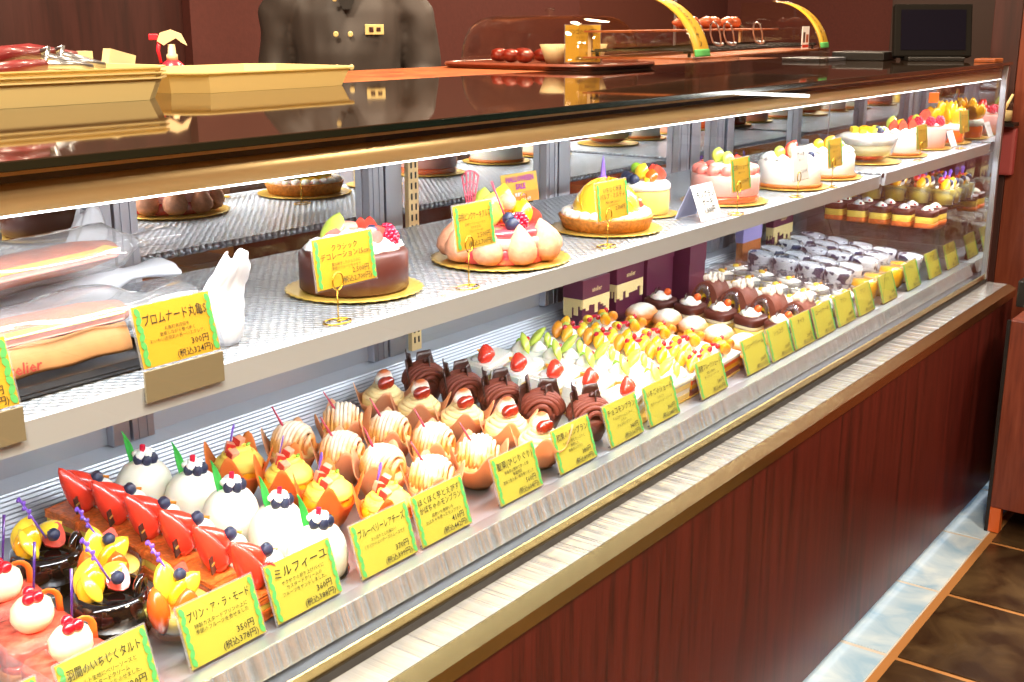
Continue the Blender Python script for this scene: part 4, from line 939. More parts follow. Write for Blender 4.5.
# folded tent cards
def tent(label, x, y, z, s=1, rz=0, txt='モンブラン\nケーキ\n1,000円'):
    r = thing('tent_card', label, 'sign', (x, y, z), rz)
    b = MB(); b.prism([(-.030*s, 0), (-.004*s, .064*s), (-.003*s, .064*s), (-.0285*s, 0)], -.042*s, .042*s, 'x'); b.o('front_leaf', 'card_white', r)
    b = MB(); b.prism([(.026*s, 0), (-.003*s, .0645*s), (-.002*s, .064*s), (.0275*s, 0)], -.042*s, .042*s, 'x'); b.o('rear_leaf', 'lilac_card', r)
    t = text_obj(txt, 'lettering', 'card_ink', r, 0, .044*s, .0145*s, .074*s, bold=.03, y=-.0022); t.data.transform(Matrix.Translation((0, -.030*s, 0)) @ Matrix.Rotation(-.38, 4, 'X'))
    return r
tent('white folded tent card between the small fruit cake and pink cake', 2.010, .170, ZS+.0006)
tent('small white tent card at the right end of the shelf', 3.600, .185, ZR+.0006, .7, txt='ケーキ')
# servers / decorative lace plates on the shelf
for x, y, w in ((1.150, .140, 'before the chocolate cake'),):
    r = thing('cake_server', 'thin clear cake server lying on the shelf '+w, 'utensil', (x+.09, y, ZS), .25)
    MB().lathe([(0, .0005), (.030, .0005), (.032, .0015), (.030, .002), (0, .0018)], 28, sx=1.3, sy=.6).o('blade', 'acetate', r); MB().tube([(-.036, 0, .003), (-.085, -.006, .005)], [.003, .002], 8).o('handle', 'acetate', r)

# ------------------------------------------------------------------ baguette sandwiches in bags
tr = thing('sandwich_tray', 'black tray under the bagged baguette sandwiches', 'tray', (.595, .33, ZS), 0)
MB().bb(-.24, .20, -.155, .175, 0, .006, .002).o('tray_base', 'tray_black', tr)
b = MB(); b.bb(-.24, .20, -.158, -.150, .006, .014, .001); b.bb(-.24, .20, .17, .178, .006, .014, .001); b.bb(.195, .203, -.158, .178, .006, .014, .001); b.o('tray_rim', 'tray_black', tr)
def crumple(b, p0, p1, ry, rz, seed, n=22, m=18, tail=.5):
    """crumpled bag lying from p0 to p1; pinches into a twisted end"""
    q = random.Random(seed); p0, p1 = Vector(p0), Vector(p1); R = orient(p1-p0); L = (p1-p0).length
    ph = [q.uniform(0, 6) for _ in range(8)]
    def fn(u, v):
        a = 2*PI*u; e = min(1, (v*5)**.5) if v < .2 else 1
        if v > .78: e = 1-.72*math.sin((v-.78)/.14*PI/2) if v < .92 else .28+.55*(v-.92)/.08
        k = 1+.07*math.sin(3*a+ph[0]+9*v)+.05*math.sin(7*a+ph[1]-14*v)+.05*math.sin(23*v+ph[2]+a)
        flat = 1 if v < .85 else 1-.45*(v-.85)/.15
        d = R @ V(0, 0, L*v); s = (p1-p0).normalized().cross(V(0, 0, 1)).normalized()
        return p0+d+s*math.cos(a)*ry*e*k+V(0, 0, 1)*math.sin(a)*rz*e*k*flat
    b.grid(fn, n, m, .0006, wrap=True); return b
def sandwich(label, p0, p1, z, seed, paper_half=True, show=True, logo=False, tr_=0.0):
    x0, y0 = p0; x1, y1 = p1; L = math.hypot(x1-x0, y1-y0); r = thing('baguette_sandwich', label, 'sandwich', (x0, y0, z), math.atan2(y1-y0, x1-x0), 'bagged baguette sandwiches')
    if show:
        b = MB(); b.lathe([(0, 0), (.018, .004), (.028, .02), (.031, L*.4), (.029, L*.7), (.020, L*.80), (0, L*.82)], 20, (0, 0, .036), 1, .56, R=Matrix.Rotation(PI/2, 3, 'Y') @ Matrix.Rotation(PI/2, 3, 'Z'), jit=.02); b.o('bread', 'bread', r)
        MB().bb(.02, L*.76, -.036, -.010, .034, .041, .002).rough(.0015).o('ham', 'ham', r); MB().bb(.02, L*.76, -.038, -.012, .0408, .045, .002).rough(.001).o('cheese', 'mango_yellow', r)
    crumple(MB(), (-.01, 0, .036), (L, 0, .040), .044, .0265 if show else .024, seed).o('clear_bag' if show else 'bag', 'bag_film' if show else 'white_wrap', r)
    if paper_half:
        fn = lambda u, v: V(.0+v*L*.52, -.048*math.cos(2.2*u-.35)*(1+.03*math.sin(17*v)), .004+.062*math.sin(min(1, u*1.3)*PI*.5)*(1+.04*math.sin(9*v+u*4)))
        s = MB().grid(lambda u, v: V(v*L*.75, -.0495+.010*u*u, .004+.030*u+.001*math.sin(31*v)), 8, 22, .0006).o('kraft_sleeve', 'kraft', r)
        if logo:
            t = text_obj('atelier', 'logo_lettering', 'logo_ink', s, 0, 0, .017, .2, 'LEFT', .015); t.data.transform(Matrix.Translation((L*.40, -.0505, .008)))
            for k in range(5): pass
    return r
sandwich('baguette sandwich in clear bag with brown paper sleeve, nearest the glass', (.42, .235), (.86, .245), ZS+.0145, 3, True, True, True)
sandwich('orange crusted baguette in clear bag, lying on the two lower bags', (.47, .262), (.905, .335), ZS+.0675, 9, False, True)
sandwich('white wrapped sandwich with twisted end behind the clear bagged ones', (.46, .368), (.94, .385), ZS+.0145, 14, False, False)
sandwich('white wrapped sandwich at the rear left of the tray', (.36, .482), (.78, .482), ZS+.0145, 21, False, False)
def paper_tuft(label, x, y, z, h, seed, mat='white_wrap', w=.03):
    q = random.Random(seed); r = thing('paper_bag_end', label, 'paper bag', (x, y, z), q.uniform(-.4, .4), 'upright twisted paper bag ends')
    ph = q.uniform(0, 6)
    def fn(u, v):
        a = 2*PI*u; e = math.sin(PI*(.10+.74*v))**.8; k = 1+.10*math.sin(4*a+ph+7*v)+.09*math.sin(9*a-11*v)+.06*math.sin(17*a+19*v)
        return (w*e*k*math.cos(a)+.025*v*v-.01*v, w*.32*e*k*math.sin(a)+.006*math.sin(8*v+ph), h*v*(1+.05*math.cos(3*a+ph)*v))
    MB().grid(fn, 36, 20, .0006, wrap=True).o('paper', mat, r); return r
paper_tuft('tall white twisted paper bag standing left of the mirror stile', .905, .500, ZS, .125, 5, w=.028)
paper_tuft('short grey white paper bag behind the rear sandwich', .770, .535, ZS, .085, 8, w=.034)
paper_tuft('white crumpled paper bag standing right of the second price card', .868, .175, ZS, .105, 11, w=.026)
for x, lb, t in ((.520, 'left gold price card for the baguette sandwiches, cut by frame', 0), (.757, 'right gold price card before the bagged baguette sandwiches', 1)):
    r = price_card(lb, (x, .1145, ZS+.0190), 'プロムナード丸亀S', '丸亀町商店街を\n散策しながら食べ歩く\nおいもい店限定の長〜いエクレア。', '300円', '(税込324円)', .098, .064, 'card_gold', .22, 0, 'price cards for the baguette sandwiches', 'price card', 'none', 0)
    MB().bb(-.051, .051, -.002, .0008, -.036, -.0025, .0006).o('shelf_clip', 'card_back', r)

# ------------------------------------------------------------------ purple gift boxes under the shelf
def gift_box(label, x, y, z, w, d, h, rz=0, mat='box_purple', drip=True, top='box_purple'):
    r = thing('cake_gift_box', label, 'box', (x, y, deckz(y+d/2)+.0015), rz, 'cake boxes at the back of the lower deck')
    MB().bb(-w/2, w/2, -d/2, d/2, 0, h*.66, .001).o('box_body', mat, r); MB().bb(-w/2-.002, w/2+.002, -d/2-.002, d/2+.002, h*.66, h, .001).o('box_lid', top, r)
    if drip:
        b = MB()
        for face in (0, 1):
            n = 9; L = w if face == 0 else d
            for k in range(n):
                c = -L/2+L*(k+.5)/n; hh = h*rnd.uniform(.10, .34)
                if face == 0: b.bb(c-L/n*.5, c+L/n*.5, -d/2-.0022, -d/2-.0004, h*.64-hh, h*.66)
                else: b.bb(-w/2-.0022, -w/2-.0004, c-L/n*.5, c+L/n*.5, h*.64-hh, h*.66)
        b.o('cream_drip_print', 'box_cream', r)
        t = text_obj('atelier', 'logo_lettering', 'box_cream', r, 0, h*.76, .016, w*.6, bold=.01); t.data.transform(Matrix.Translation((0, -d/2-.0022, 0)))
    return r
gift_box('purple cake box with cream drips, nearest the chocolate shards', 2.23, .560, .7582, .11, .05, .130, 0)
gift_box('purple cake box right of the drip box, behind the cream puffs', 2.40, .566, .7590, .12, .038, .135, 0, drip=True)
gift_box('plain dark purple box behind the chocolate cakes', 2.55, .566, .7590, .13, .035, .175, 0, 'box_purple', False)
gift_box('tall plum box with lilac lid behind the chocolate rolls', 2.683, .548, .7580, .085, .066, .140, 0, 'box_purple', False, 'box_purple')
MB().bb(2.645, 2.722, .518, .578, .9035, .9050, .0005).o('lilac_leaflet', 'lilac'); tag(bpy.data.objects['lilac_leaflet'], 'lilac leaflet lying on the tall plum box', 'leaflet')
gift_box('orange brown box behind the patterned cups', 3.11, .5745, .7600, .12, .020, .125, 0, 'crust', False, 'lilac')
gift_box('purple box with cream trim behind the last patterned cups', 3.32, .5745, .7600, .14, .020, .150, 0, 'box_purple', True)

# ------------------------------------------------------------------ things on top of the case
ZT = 1.3352
def oct_tray(b, w, d, h, ch, z0, flare=.022, th=.0025):
    def ringp(k, z):
        W, D, c = w/2+k, d/2+k, ch
        return [(-W+c, -D, z), (W-c, -D, z), (W, -D+c, z), (W, D-c, z), (W-c, D, z), (-W+c, D, z), (-W, D-c, z), (-W, -D+c, z)]
    prof = [(0-.0, z0), (flare*.9, z0+h-.003), (flare+.004, z0+h-.0022), (flare+.004, z0+h), (flare*.9-.0012, z0+h-.0004), (-.0012, z0+th)]
    rings = [[b.v(p) for p in ringp(k, z)] for k, z in prof]
    b.f(rings[0][::-1], False)
    for A, B in zip(rings, rings[1:]):
        for i in range(8): b.f([A[i], A[(i+1) % 8], B[(i+1) % 8], B[i]], False)
    b.f(rings[-1], False); return b
for k in range(3):
    t = oct_tray(MB(), .50, .26, .034, .045, 0, .010).o('serving_tray', 'tray_cream', None, loc=(.945, .792, ZT))
    if k: t.location.z = ZT+.0078*k
    tag(t, ['cream yellow tray at the bottom of the stack of three', 'cream yellow tray in the middle of the stack of three', 'cream yellow tray on top of the stack of three'][k], 'tray', 'cream plastic serving trays')
t = oct_tray(MB(), .40, .27, .034, .045, 0, .012).o('serving_tray', 'tray_cream', None, loc=(1.475, .86, ZT)); tag(t, 'single cream yellow tray standing right of the tray stack', 'tray', 'cream plastic serving trays')
# red handled tongs resting on the trays
for i, (x, y, z, rz, lb) in enumerate(((1.02, .73, ZT+.053, .12, 'red handled metal tongs lying leftmost in the top tray'), (1.09, .80, ZT+.053, .10, 'red handled metal tongs with the raised middle handle'), (1.03, .89, ZT+.053, 2.75, 'red handled metal tongs rightmost in the top tray'))):
    r = thing('tongs', lb, 'tongs', (x, y, z), rz, 'red handled tongs in the tray')
    b = MB(); b.tube([(-.13, 0, .006), (-.06, .004, .018), (0, .012, .016)], [.011, .012, .009], 10); b.o('grip', 'red_grip', r)
    b = MB(); b.tube([(-.12, -.03, -.004), (-.06, -.022, .000), (-.01, -.014, .002)], [.010, .011, .008], 10); b.o('grip', 'red_grip', r)
    b = MB(); b.tube([(0, .012, .016), (.05, .014, .006), (.09, .006, -.006)], .003, 8, sq=2); b.tube([(-.01, -.014, .002), (.05, -.006, 0), (.09, 0, -.006)], .003, 8, sq=2); b.tube([(-.004, .012, .016), (.012, .0, .024), (-.008, -.014, .004)], .004, 8); b.o('metal_arm', 'steel', r)
# paper packets in tray
for (x, y, z, w, lb) in ((1.165, .86, ZT+.034, .045, 'small upright cream paper packet behind the tongs'), (1.235, .85, ZT+.032, .05, 'tilted cream paper packet right of the tongs')):
    o = MB().box((0, 0, .018), (w, .02, .034), Matrix.Rotation(.25 if w > .046 else .0, 3, 'Y')).o('paper_packet', 'beige_plastic', None, loc=(x, y, z)); tag(o, lb, 'packet')
# spray bottle
r = thing('spray_bottle', 'red and cream trigger spray bottle behind the cream trays', 'spray bottle', (1.54, 1.10, ZT), -.75)
MB().lathe([(0, 0), (.024, 0), (.026, .004), (.026, .028), (.016, .038), (.010, .042), (0, .042)], 24).o('bottle', 'spray_red', r)
MB().lathe([(0, .040), (.011, .040), (.011, .052), (.008, .054), (.007, .072), (0, .072)], 18).o('collar', 'beige_plastic', r)
b = MB(); b.prism([(-.026, .078), (-.020, .094), (.0, .100), (.020, .092), (.030, .070), (.022, .074), (.010, .084), (-.008, .074), (-.014, .070)], -.008, .008, 'y'); b.o('spray_head', 'beige_plastic', r)
MB().box((-.033, 0, .086), (.018, .012, .012), None, .002).o('nozzle', 'spray_red', r)
MB().tube([(-.022, 0, .080), (-.026, 0, .060), (-.022, 0, .036)], [.005, .004, .003], 8).o('trigger', 'spray_red', r)
MB().bb(1.62, 1.76, 1.05, 1.13, ZT, ZT+.012, .002).o('black_box', 'black_plastic'); tag(bpy.data.objects['black_box'], 'low black box right of the spray bottle', 'box')

# domed pastry tray
r = thing('domed_pastry_tray', 'brown wooden tray with a clear rectangular dome lid', 'tray', (2.615, .935, ZT), 0)
b = MB(); b.x = Matrix.Identity(4); superq(b, .36, .48, 0, .010, 40, .35); b.o('wooden_tray', 'tray_wood', r)
b = MB()
def rimf(u, v):
    a = 2*PI*u; c, s = math.cos(a), math.sin(a); k = 1+.0*v
    w = .18+(.006*math.cos(2*PI*v)); d = .24+(.006*math.cos(2*PI*v))
    return (math.copysign(abs(c)**.35, c)*w, math.copysign(abs(s)**.35, s)*d, .010+.006*math.sin(2*PI*v))
b.grid(rimf, 48, 6, 0, wrap=True); b.o('tray_rim', 'tray_wood', r)
def domef(u, v):
    a = 2*PI*u; c, s = math.cos(a), math.sin(a); k = math.cos(v*PI/2)**.28 if v < 1 else 0
    return (math.copysign(abs(c)**.4, c)*.155*(k*.94+.06*(1-v)), math.copysign(abs(s)**.4, s)*.212*(k*.94+.06*(1-v)), .014+.118*math.sin(v*PI/2)**.8)
lid = MB().grid(domef, 48, 14, .0018, wrap=True).o('dome_lid', 'acrylic', r)
MB().lathe([(0, .130), (.006, .131), (.006, .136), (.012, .142), (.012, .148), (0, .151)], 18).o('knob', 'acrylic', lid)
for i, (x, y) in enumerate(((2.60, 1.085), (2.56, 1.02), (2.67, 1.06), (2.66, .985), (2.535, .955))):
    o = thing('wrapped_sweet', ['red foil wrapped sweet at the far left under the dome', 'red foil wrapped sweet second from the left', 'orange red wrapped sweet behind the others', 'red wrapped sweet beside the pleated cup', 'red wrapped sweet nearest the viewer'][i], 'sweet', (x, y, ZT+.0115), i, 'wrapped sweets under the dome')
    MB().ell((0, 0, .018), (.030, .024, .018), jit=.14).o('wrapper', 'sweet_red', o)
for i, (x, y) in enumerate(((2.565, .880), (2.555, .800), (2.655, .83))):
    o = thing('pleated_cup_cake', ['pale pleated cup cake nearest the red sweets', 'pale pleated cup cake nearest the yellow card under the dome', 'pale pleated cup cake at the rear under the dome'][i], 'cake', (x, y, ZT+.0115), 0, 'pleated cup cakes under the dome')
    MB().lathe([(0, 0), (.024, 0), (.040, .048), (.038, .048), (.023, .003), (0, .003)], 80, star=(40, .04, 0)).o('pleated_cup', 'beige_plastic', o); MB().ell((0, 0, .034), (.031, .031, .014), jit=.03).o('cake', 'pastry', o)
price_card('yellow price card standing inside the dome beside the pleated cakes', (2.515, .765, ZT+.0150), 'リンゴのパイ包み', 'さくさくパイ', '370円', '(税込399円)', .088, .088, 'card_gold', .05, -.75, None, 'price card', 'none', .004, border=False, ts=1.1)

# curved bread display rack
RL = 1.13
r = thing('bread_display_rack', 'clear curved front bread rack with yellow lettered bands', 'display rack', (2.30, .345, ZT), .135)
RC = lambda a, e=0: (.15-(.15+e)*math.cos(a), .018+(.152+e)*math.sin(a))
poly = [RC(.146+(PI/2-.146)*k/14) for k in range(15)]
for x0 in (0, RL-.006):
    MB().prism(poly+[(.27, .170), (.27, .040)], x0, x0+.006, 'x').o('side_panel', 'acrylic', r)
b = MB(); b.bb(0, RL, 0, .004, .0, .036); b.bb(0, RL, .266, .27, .0, .036); b.o('base_box', 'acrylic', r)
for x0 in (0, RL-.03): MB().bb(x0, x0+.03, -.004, .02, 0, .036, .002).o('corner_foot', 'acrylic', r)
MB().bb(.008, RL-.008, .006, .264, .0365, .040).o('base_shelf', 'rack_wood', r)
MB().bb(-.002, RL+.002, -.003, .003, .036, .042).o('front_rim', 'acrylic', r)
gr = MB()
for k in range(24): gr.bb(.05+k*.045, .056+k*.045, .03, .255, .0530, .0560)
gr.bb(.03, RL-.03, .03, .036, .049, .053); gr.bb(.03, RL-.03, .249, .255, .049, .053)
for x in (.06, RL-.06):
    for y in (.033, .252): gr.bb(x-.003, x+.003, y-.003, y+.003, .040, .053)
gr.o('wire_grid', 'black_plastic', r)
MB().bb(.012, RL-.012, .15, .264, .092, .096).o('upper_shelf', 'rack_wood', r)
for x0 in (.03, RL-.04): MB().bb(x0, x0+.008, .254, .262, .040, .092).o('shelf_leg', 'tan_metal', r)
MB().bb(RL*.5-.003, RL*.5+.003, .260, .266, .040, .17).o('rear_post', 'alu_frame', r)
for x0, nm in ((.004, 'left'), (RL-.10, 'right')):
    bnd = MB().grid(lambda u, v, x0=x0: (x0+.095*u, *RC(.17+1.36*v, .002)), 1, 24, .001).o('curved_band', 'card_gold', r)
    MB().grid(lambda u, v, x0=x0: (x0+.095*u, *RC(.16+.10*v, .0032)), 1, 4, .0008).o('green_band_end', 'card_green', bnd)
    for k, ch in enumerate('さくさくのクロワッサン'):
        a = 1.46-.112*k
        t = text_obj(ch, 'band_lettering', 'card_ink', bnd, 0, -.006, .017, .05, bold=.02, y=0)
        t.data.transform(Matrix.Translation((x0+.048, *RC(a, .0042))) @ Matrix.Rotation(-a, 4, 'X'))
    for xe in (x0-.003, x0+.0955): MB().grid(lambda u, v, xe=xe: (xe+.003*u, *RC(.15+1.40*v, .004)), 1, 20, .004).o('band_edge', 'acrylic', r)
def croissant(label, x, y, z, s=1, rz=0):
    c, sn = math.cos(.135), math.sin(.135); X, Y = 2.30+x*c-y*sn, .345+x*sn+y*c
    o = thing('croissant', label, 'bread', (X, Y, ZT+z+.0018), rz, 'croissants in the bread rack')
    b = MB(); pts = []; rr = []
    for k in range(15):
        t = (k-7)/7; pts.append(V(t*.045*s, .018*t*t*s, .016*s)); rr.append(s*(.004+.0125*math.cos(t*PI/2)**.8*(1+.16*math.cos(k*PI))))
    b.tube(pts, rr, 12); b.o('crust', 'croissant', o)
for k in range(6): croissant(['leftmost croissant on the upper rack shelf', 'second croissant from the left on the upper rack shelf', 'third croissant from the left on the upper rack shelf', 'fourth croissant from the left on the upper rack shelf', 'fifth croissant from the left on the upper rack shelf', 'rightmost croissant on the upper rack shelf'][k], .46+.085*k, .200+.012*(k % 2), .0965, .9, .2*(-1)**k)
for k, (x, lb) in enumerate(((.30, 'wire tongs leaning leftmost in the bread rack'), (.42, 'wire tongs leaning second from left in the bread rack'), (.52, 'wire tongs leaning third from left in the bread rack'), (.76, 'wire tongs leaning rightmost in the bread rack'))):
    c, sn = math.cos(.135), math.sin(.135); y = .10
    o = thing('wire_tongs', lb, 'tongs', (2.30+x*c-y*sn, .345+x*sn+y*c, ZT+.0565), .3, 'wire tongs in the bread rack')
    b = MB()
    for s in (-1, 1): b.tube([(-.035, s*.008, .052), (-.01, s*.012, .030), (.02, s*.010, .010), (.045, s*.004, .003)], .0022, 8)
    b.tube([(-.035, -.008, .052), (-.042, 0, .058), (-.035, .008, .052)], .0022, 8); b.o('arm', 'steel', o)
    MB().tube([(.03, -.012, .006), (.045, -.004, .003), (.05, .012, .006)], .004, 8).o('tip', 'steel', o)
c, sn = math.cos(.135), math.sin(.135)
o = thing('photo_card', 'small white card with two pastry pictures at right of the rack', 'sign', (2.30+.98*c-.03*sn, .345+.98*sn+.03*c, ZT+.0405), .135)
MB().bb(-.035, .035, 0, .002, 0, .062).o('card', 'card_white', o); MB().bb(-.026, -.008, -.001, 0, .018, .046).o('picture', 'choc_dark', o); MB().bb(.004, .026, -.001, 0, .018, .040).o('picture', 'croissant', o); MB().bb(-.030, .030, -.001, 0, .004, .012).o('red_line', 'jelly_red', o)

# cash register screen
r = thing('register_display', 'black framed cash register screen at the right end of the case top', 'screen', (3.765, .302, ZT), -.98)
MB().bb(-.085, .085, -.04, .05, 0, .012, .003).o('base', 'black_plastic', r)
T2 = Matrix.Translation((0, 0, .012)) @ Matrix.Rotation(-.22, 4, 'X')
def f2(o): o.data.transform(T2); return o
f2(MB().bb(-.118, .118, 0, .028, .0, .160, .005).o('bezel', 'register_grey', r) if 'register_grey' in M else MB().bb(-.118, .118, 0, .028, .0, .160, .005).o('bezel', 'black_plastic', r))
f2(MB().bb(-.098, .098, -.0015, .001, .020, .142).o('screen', 'screen', r))
MB().bb(3.46, 3.62, .52, .66, ZT, ZT+.010, .002).o('receipt_tray', 'alu_frame'); tag(bpy.data.objects['receipt_tray'], 'low grey tray left of the register screen', 'tray')
o = MB().bb(3.70, 3.79, .100, .16, ZT, ZT+.010, .002).o('wooden_coaster', 'rack_wood'); tag(o, 'small tan wooden block on the front right corner of the top', 'block')
o = MB().box((3.72, .50, ZT+.0128), (.16, .16, .025), Matrix.Rotation(.1, 3, 'Z'), .003).o('card_reader', 'black_plastic'); tag(o, 'black box behind the register screen', 'box')

# ------------------------------------------------------------------ the shop assistant
def loft(b, rings):
    """rings: (center, rx, ry)"""
    R = []
    for c, rx, ry in rings: R.append([b.v((c[0]+rx*math.cos(2*PI*k/20), c[1]+ry*math.sin(2*PI*k/20), c[2])) for k in range(20)])
    for A, B in zip(R, R[1:]):
        for k in range(20): b.f([A[k], A[(k+1) % 20], B[(k+1) % 20], B[k]])
    b.f(R[0][::-1]); b.f(R[-1])
def remesh(o, vs=.009, it=6):
    m = o.modifiers.new('join', 'REMESH'); m.mode = 'VOXEL'; m.voxel_size = vs; m.use_smooth_shade = True
    s = o.modifiers.new('soft', 'SMOOTH'); s.iterations = it; s.factor = .5
pr = thing('person', 'shop assistant in a grey double breasted chef jacket behind the counter', 'person', (2.71, 1.75, 0), -.80); pr.scale = (.92, .95, 1)
b = MB(); k = 1.03
arms = []
for s in (-1, 1): arms.append(([V(s*.17, .01, 1.555), V(s*.225, .015, 1.46), V(s*.250, .02, 1.30), V(s*.245, -.05, 1.22), V(s*.20, -.20, 1.14)], s))
loft(b, [((0, 0, .92), .15, .10), ((0, 0, 1.05), .145, .10), ((0, 0, 1.20), .15, .10), ((0, 0, 1.40), .175, .11), ((0, .005, 1.52), .17, .085), ((0, .01, 1.58), .09, .06), ((0, .005, 1.68), .05, .052)])
b.ell((0, -.012, 1.765), (.076, .094, .115), n=20, m=14); b.ell((0, -.03, 1.70), (.055, .065, .05), n=16, m=10)
b.ell((0, -.112, 1.755), (.012, .018, .024)); b.ell((0, -.118, 1.742), (.017, .012, .009))
for s in (-1, 1): b.ell((s*.078, 0, 1.76), (.010, .020, .030)); b.ell((s*.030, -.084, 1.785), (.024, .018, .010))
b.ell((0, -.098, 1.712), (.026, .012, .009))
for pts, s in arms:
    b.tube(pts, [.055, .05, .045, .04, .028], 14)
    w = V(s*.20, -.20, 1.14); b.ell(w+V(-s*.012, -.045, -.01), (.038, .045, .016))
    for q in range(4):
        f0 = w+V(-s*.012+(q-1.5)*.019, -.080, -.01); ln = (.060, .072, .068, .052)[q]; b.tube([f0, f0+V(0, -ln*.5, -.006), f0+V(0, -ln*.85, -.022)], [.0095, .009, .008], 8)
    t0 = w+V(-s*.045, -.03, -.01); b.tube([t0, t0+V(-s*.022, -.025, -.006), t0+V(-s*.026, -.050, -.016)], [.011, .010, .009], 8)
for s in (-1, 1):
    b.tube([(s*.085, 0, .95), (s*.10, 0, .52), (s*.10, .01, .09)], [.085, .058, .04], 14); b.ell((s*.10, -.05, .045), (.045, .12, .045))
body = b.o('body', 'skin', pr); remesh(body, .008, 3)
b = MB()
loft(b, [((0, 0, .90), .175, .135), ((0, 0, 1.05), .160, .125), ((0, 0, 1.20), .160, .125), ((0, -.005, 1.36), .178, .135), ((0, 0, 1.48), .19, .125), ((0, .005, 1.56), .17, .10), ((0, .01, 1.605), .085, .07), ((0, .01, 1.635), .062, .062)])
for pts, s in arms: b.tube([pts[0]+V(-s*.03, 0, -.01)]+pts[1:4]+[V(s*.225, -.125, 1.18)], [.080, .068, .062, .060, .052], 16)
sh = b.o('chef_jacket', 'shirt', pr); remesh(sh, .009, 5)
m = sh.modifiers.new('creases', 'DISPLACE'); tx = bpy.data.textures.new('creases', 'CLOUDS'); tx.noise_scale = .16; tx.noise_depth = 1; m.texture = tx; m.strength = .03; m.mid_level = .5
MB().tube([(.070*math.cos(a), .012+.066*math.sin(a), 1.640) for a in [2*PI*q/20 for q in range(21)]], .012, 8, sq=1.8).o('collar', 'shirt', pr)
b = MB(); b.prism([(-.045, 1.62), (.045, 1.62), (.045, 1.56), (.012, 1.485), (-.012, 1.485), (-.045, 1.55)], -.152, -.128, 'y'); nk = b.o('neckerchief', 'black_plastic', pr)
for x, z in ((-.050, 1.415), (-.004, 1.415), (-.050, 1.515), (-.004, 1.515), (-.050, 1.32), (-.004, 1.32)): MB().lathe([(0, 0), (.0085, 0), (.0085, .004), (.004, .003), (0, .003)], 14, (x+.012, -.140-(.012 if z < 1.45 else .004), z), R=Matrix.Rotation(PI/2, 3, 'X')).o('button', 'button', pr)
nt = MB().box((.085, -.137, 1.428), (.062, .006, .030), Matrix.Rotation(.22, 3, 'Z'), .002).o('name_tag', 'button', pr); MB().box((.075, -.1425, 1.428), (.014, .003, .014), Matrix.Rotation(.22, 3, 'Z')).o('tag_mark', 'choc_dark', nt); MB().box((.098, -.1365, 1.428), (.014, .003, .012), Matrix.Rotation(.22, 3, 'Z')).o('tag_mark', 'choc_dark', nt)
b = MB(); b.ell((0, .012, 1.795), (.084, .096, .100), n=20, m=12); hr = b.o('hair', 'hair', pr)
for s in (-1, 1): e = MB().ell((s*.030, -.100, 1.772), (.011, .006, .006)).o('eye', 'button', pr); MB().ell((s*.030, -.106, 1.772), (.0045, .002, .0045)).o('iris', 'hair', e)
MB().ell((0, -.109, 1.712), (.022, .005, .005)).o('lips', 'macaroon', pr)
b = MB()
for s in (-1, 1): b.tube([(s*.085, 0, .97), (s*.10, 0, .52), (s*.10, .01, .07)], [.105, .08, .06], 16)
b.ell((0, 0, .94), (.165, .125, .08)); tr_ = b.o('trousers', 'hair', pr); remesh(tr_, .012, 3)
for s in (-1, 1): MB().ell((s*.10, -.05, .048), (.050, .13, .048)).o('shoe', 'black_plastic', pr)

# ------------------------------------------------------------------ right of the case
r = thing('wooden_partition', 'tall reddish brown wooden partition right of the case', 'partition')
MB().bb(3.98, 4.06, -.60, .105, .0, 2.6).o('panel', 'pillar_wood', r); MB().bb(3.9755, 4.00, .106, .19, 0, 2.6, .002).o('post', 'back_wood', r)
r = thing('wooden_cabinet', 'dark wooden cabinet on short legs at the right edge', 'cabinet')
MB().bb(3.43, 3.90, -.75, -.085, .075, .640, .003).o('body', 'pillar_wood', r)
MB().bb(3.425, 3.43, -.088, -.078, .0, .64).o('corner_strip', 'black_plastic', r)
for x, y in ((3.44, -.10), (3.86, -.10), (3.44, -.73), (3.86, -.73)): MB().bb(x-.012, x+.018, y-.018, y+.012, 0, .075).o('leg', 'leg_orange_lit' if (x < 3.5 and y > -.2) else 'pillar_wood', r)  # front left leg painted as if lit orange, the others plain wood
r = thing('wall_dispenser', 'dusty pink box hung on the partition beside the case', 'dispenser', (3.945, .118, .98))
MB().bb(-.0, .030, -.040, .045, 0, .150, .010).o('box', 'dispenser_pink', r) if 'dispenser_pink' in M else None
r2 = thing('sauce_jar', 'small glass jar of cream coloured sauce above the pink box', 'jar', (3.925, .120, 1.148))
MB().lathe([(0, 0), (.030, 0), (.033, .006), (.033, .055), (.031, .058), (.030, .055), (.029, .004), (0, .004)], 24).o('glass', 'glass_cup', r2); MB().lathe([(0, .0045), (.0285, .0045), (.0285, .035), (0, .037)], 20).o('sauce', 'box_cream', r2); MB().tube([(.0, .0, .03), (.012, -.022, .085)], [.006, .004], 8).o('spoon', 'box_cream', r2)
MB().bb(3.89, 3.954, .075, .165, 1.136, 1.1472, .001).o('small_bracket_shelf', 'black_plastic'); tag(bpy.data.objects['small_bracket_shelf'], 'small black shelf carrying the sauce jar', 'shelf')
o = MB().bb(3.60, 3.74, -.16, -.055, .6412, .72, .004).o('black_holder', 'black_plastic'); tag(o, 'black box standing on the dark cabinet at right edge', 'box')

# opposite wall unit with a lit tube, seen mirrored in the front glass
r = thing('side_display_unit', 'lit low display unit at the right side of the shop', 'display unit')
MB().bb(4.50, 4.90, -3.2, -.33, .0, .95).o('body', 'back_wood', r); MB().bb(4.50, 4.90, -3.2, -.33, 1.19, 1.22).o('top_board', 'back_wood', r); MB().bb(4.86, 4.90, -3.2, -.33, .95, 1.19).o('back_board', 'back_wood', r)
MB().tube([(4.52, -.36, 1.168), (4.52, -3.1, 1.168)], .007, 8).o('light_tube', 'side_led', r)

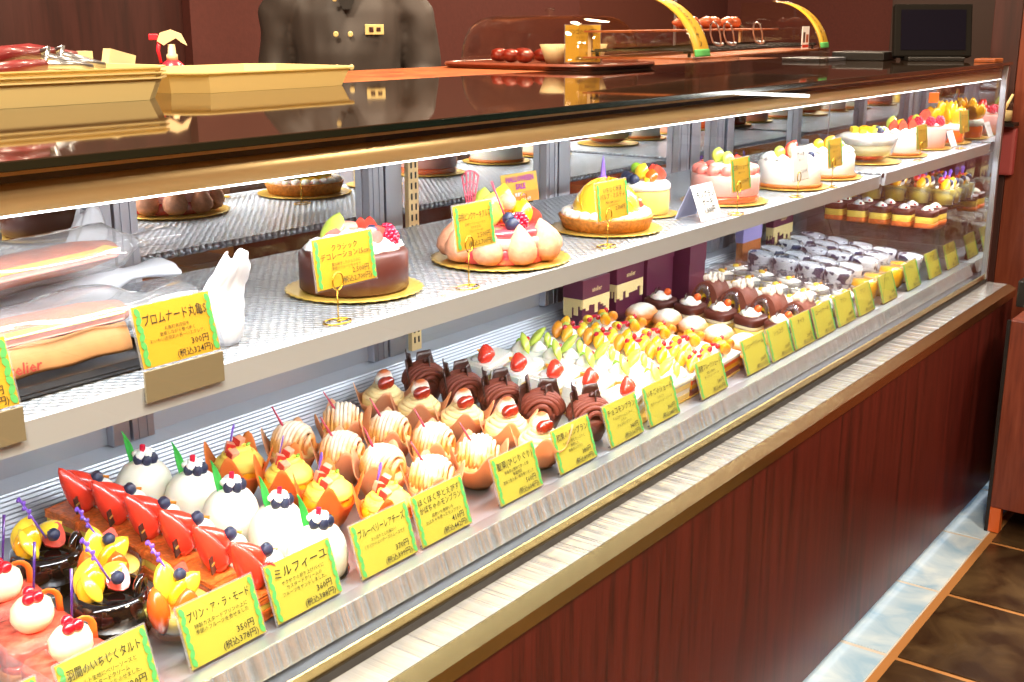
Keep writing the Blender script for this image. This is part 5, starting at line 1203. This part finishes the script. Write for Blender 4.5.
r = thing('tall_cupboard', 'tall very dark brown cupboard in the background behind the register screen', 'cupboard', (6.0, .2, 0))
MB().bb(0, .42, 0, 1.02, 0, 2.4, .004).o('body', 'dark_cupboard', r); MB().bb(-.018, -.002, .02, .50, .1, 2.36, .002).o('door', 'dark_cupboard', r); MB().bb(-.018, -.002, .52, 1.0, .1, 2.36, .002).o('door', 'dark_cupboard', r)
# ------------------------------------------------------------------ light
def area(name, loc, rot, sx, sy, e, col):
    l = bpy.data.lights.new(name, 'AREA'); l.shape = 'RECTANGLE'; l.size = sx; l.size_y = sy; l.energy = e; l.color = col
    o = bpy.data.objects.new(name, l); COL.objects.link(o); o.location = loc; o.rotation_euler = rot; return o
cool = (.93, .97, 1.0); warm = (1, .80, .58)
L = 2.0
for i, xc in enumerate((.70, 2.75)):
    area('upper_case_light', (xc, .138, 1.2815), (.25, 0, 0), 2.02, .05, 9.5, cool)
    area('shelf_light', (xc, .145, 1.0575), (.22, 0, 0), 2.02, .04, 12.5, cool)
area('toe_kick_light', (2.6, .012, .0285), (-.55, 0, 0), 2.6,   .008, .13, (.75, .88, 1))
for x, y, e in ((-.6, -1.2, 120), (1.6, -1.9, 110), (4.2, -1.5, 70), (.9, .9, 105), (2.9, .9, 85), (5.0, 1.5, 75), (.5, -1.0, 80)):  # the last two lamps are added, to brighten the right wall and case front
    area('ceiling_and_fill_light', (x, y, 2.96), (0, 0, 0), .5, .5, e, warm)
w = bpy.data.worlds.new('World'); SC.world = w; w.use_nodes = True
w.node_tree.nodes['Background'].inputs[0].default_value = (1, .75, .5, 1); w.node_tree.nodes['Background'].inputs[1].default_value = .05

# ------------------------------------------------------------------ camera
cd = bpy.data.cameras.new('camera'); cam = bpy.data.objects.new('camera', cd); COL.objects.link(cam)
cd.sensor_width = 36; cd.lens = 1183/1024*36; cd.clip_start = .02; cd.clip_end = 50
cam.location = (0, -.872, 1.45); cam.rotation_euler = (math.radians(90-15.1), 0, math.radians(36.4-90)); SC.camera = cam
SC.view_settings.view_transform = 'Standard'; SC.view_settings.look = 'None'; SC.view_settings.exposure = 0; SC.view_settings.gamma = 1
SC.view_settings.use_curve_mapping = False
SC.cycles.max_bounces = 14; SC.cycles.transparent_max_bounces = 28; SC.cycles.glossy_bounces = 6; SC.cycles.caustics_reflective = False; SC.cycles.sample_clamp_indirect = 6
SC.cycles.use_denoising = True
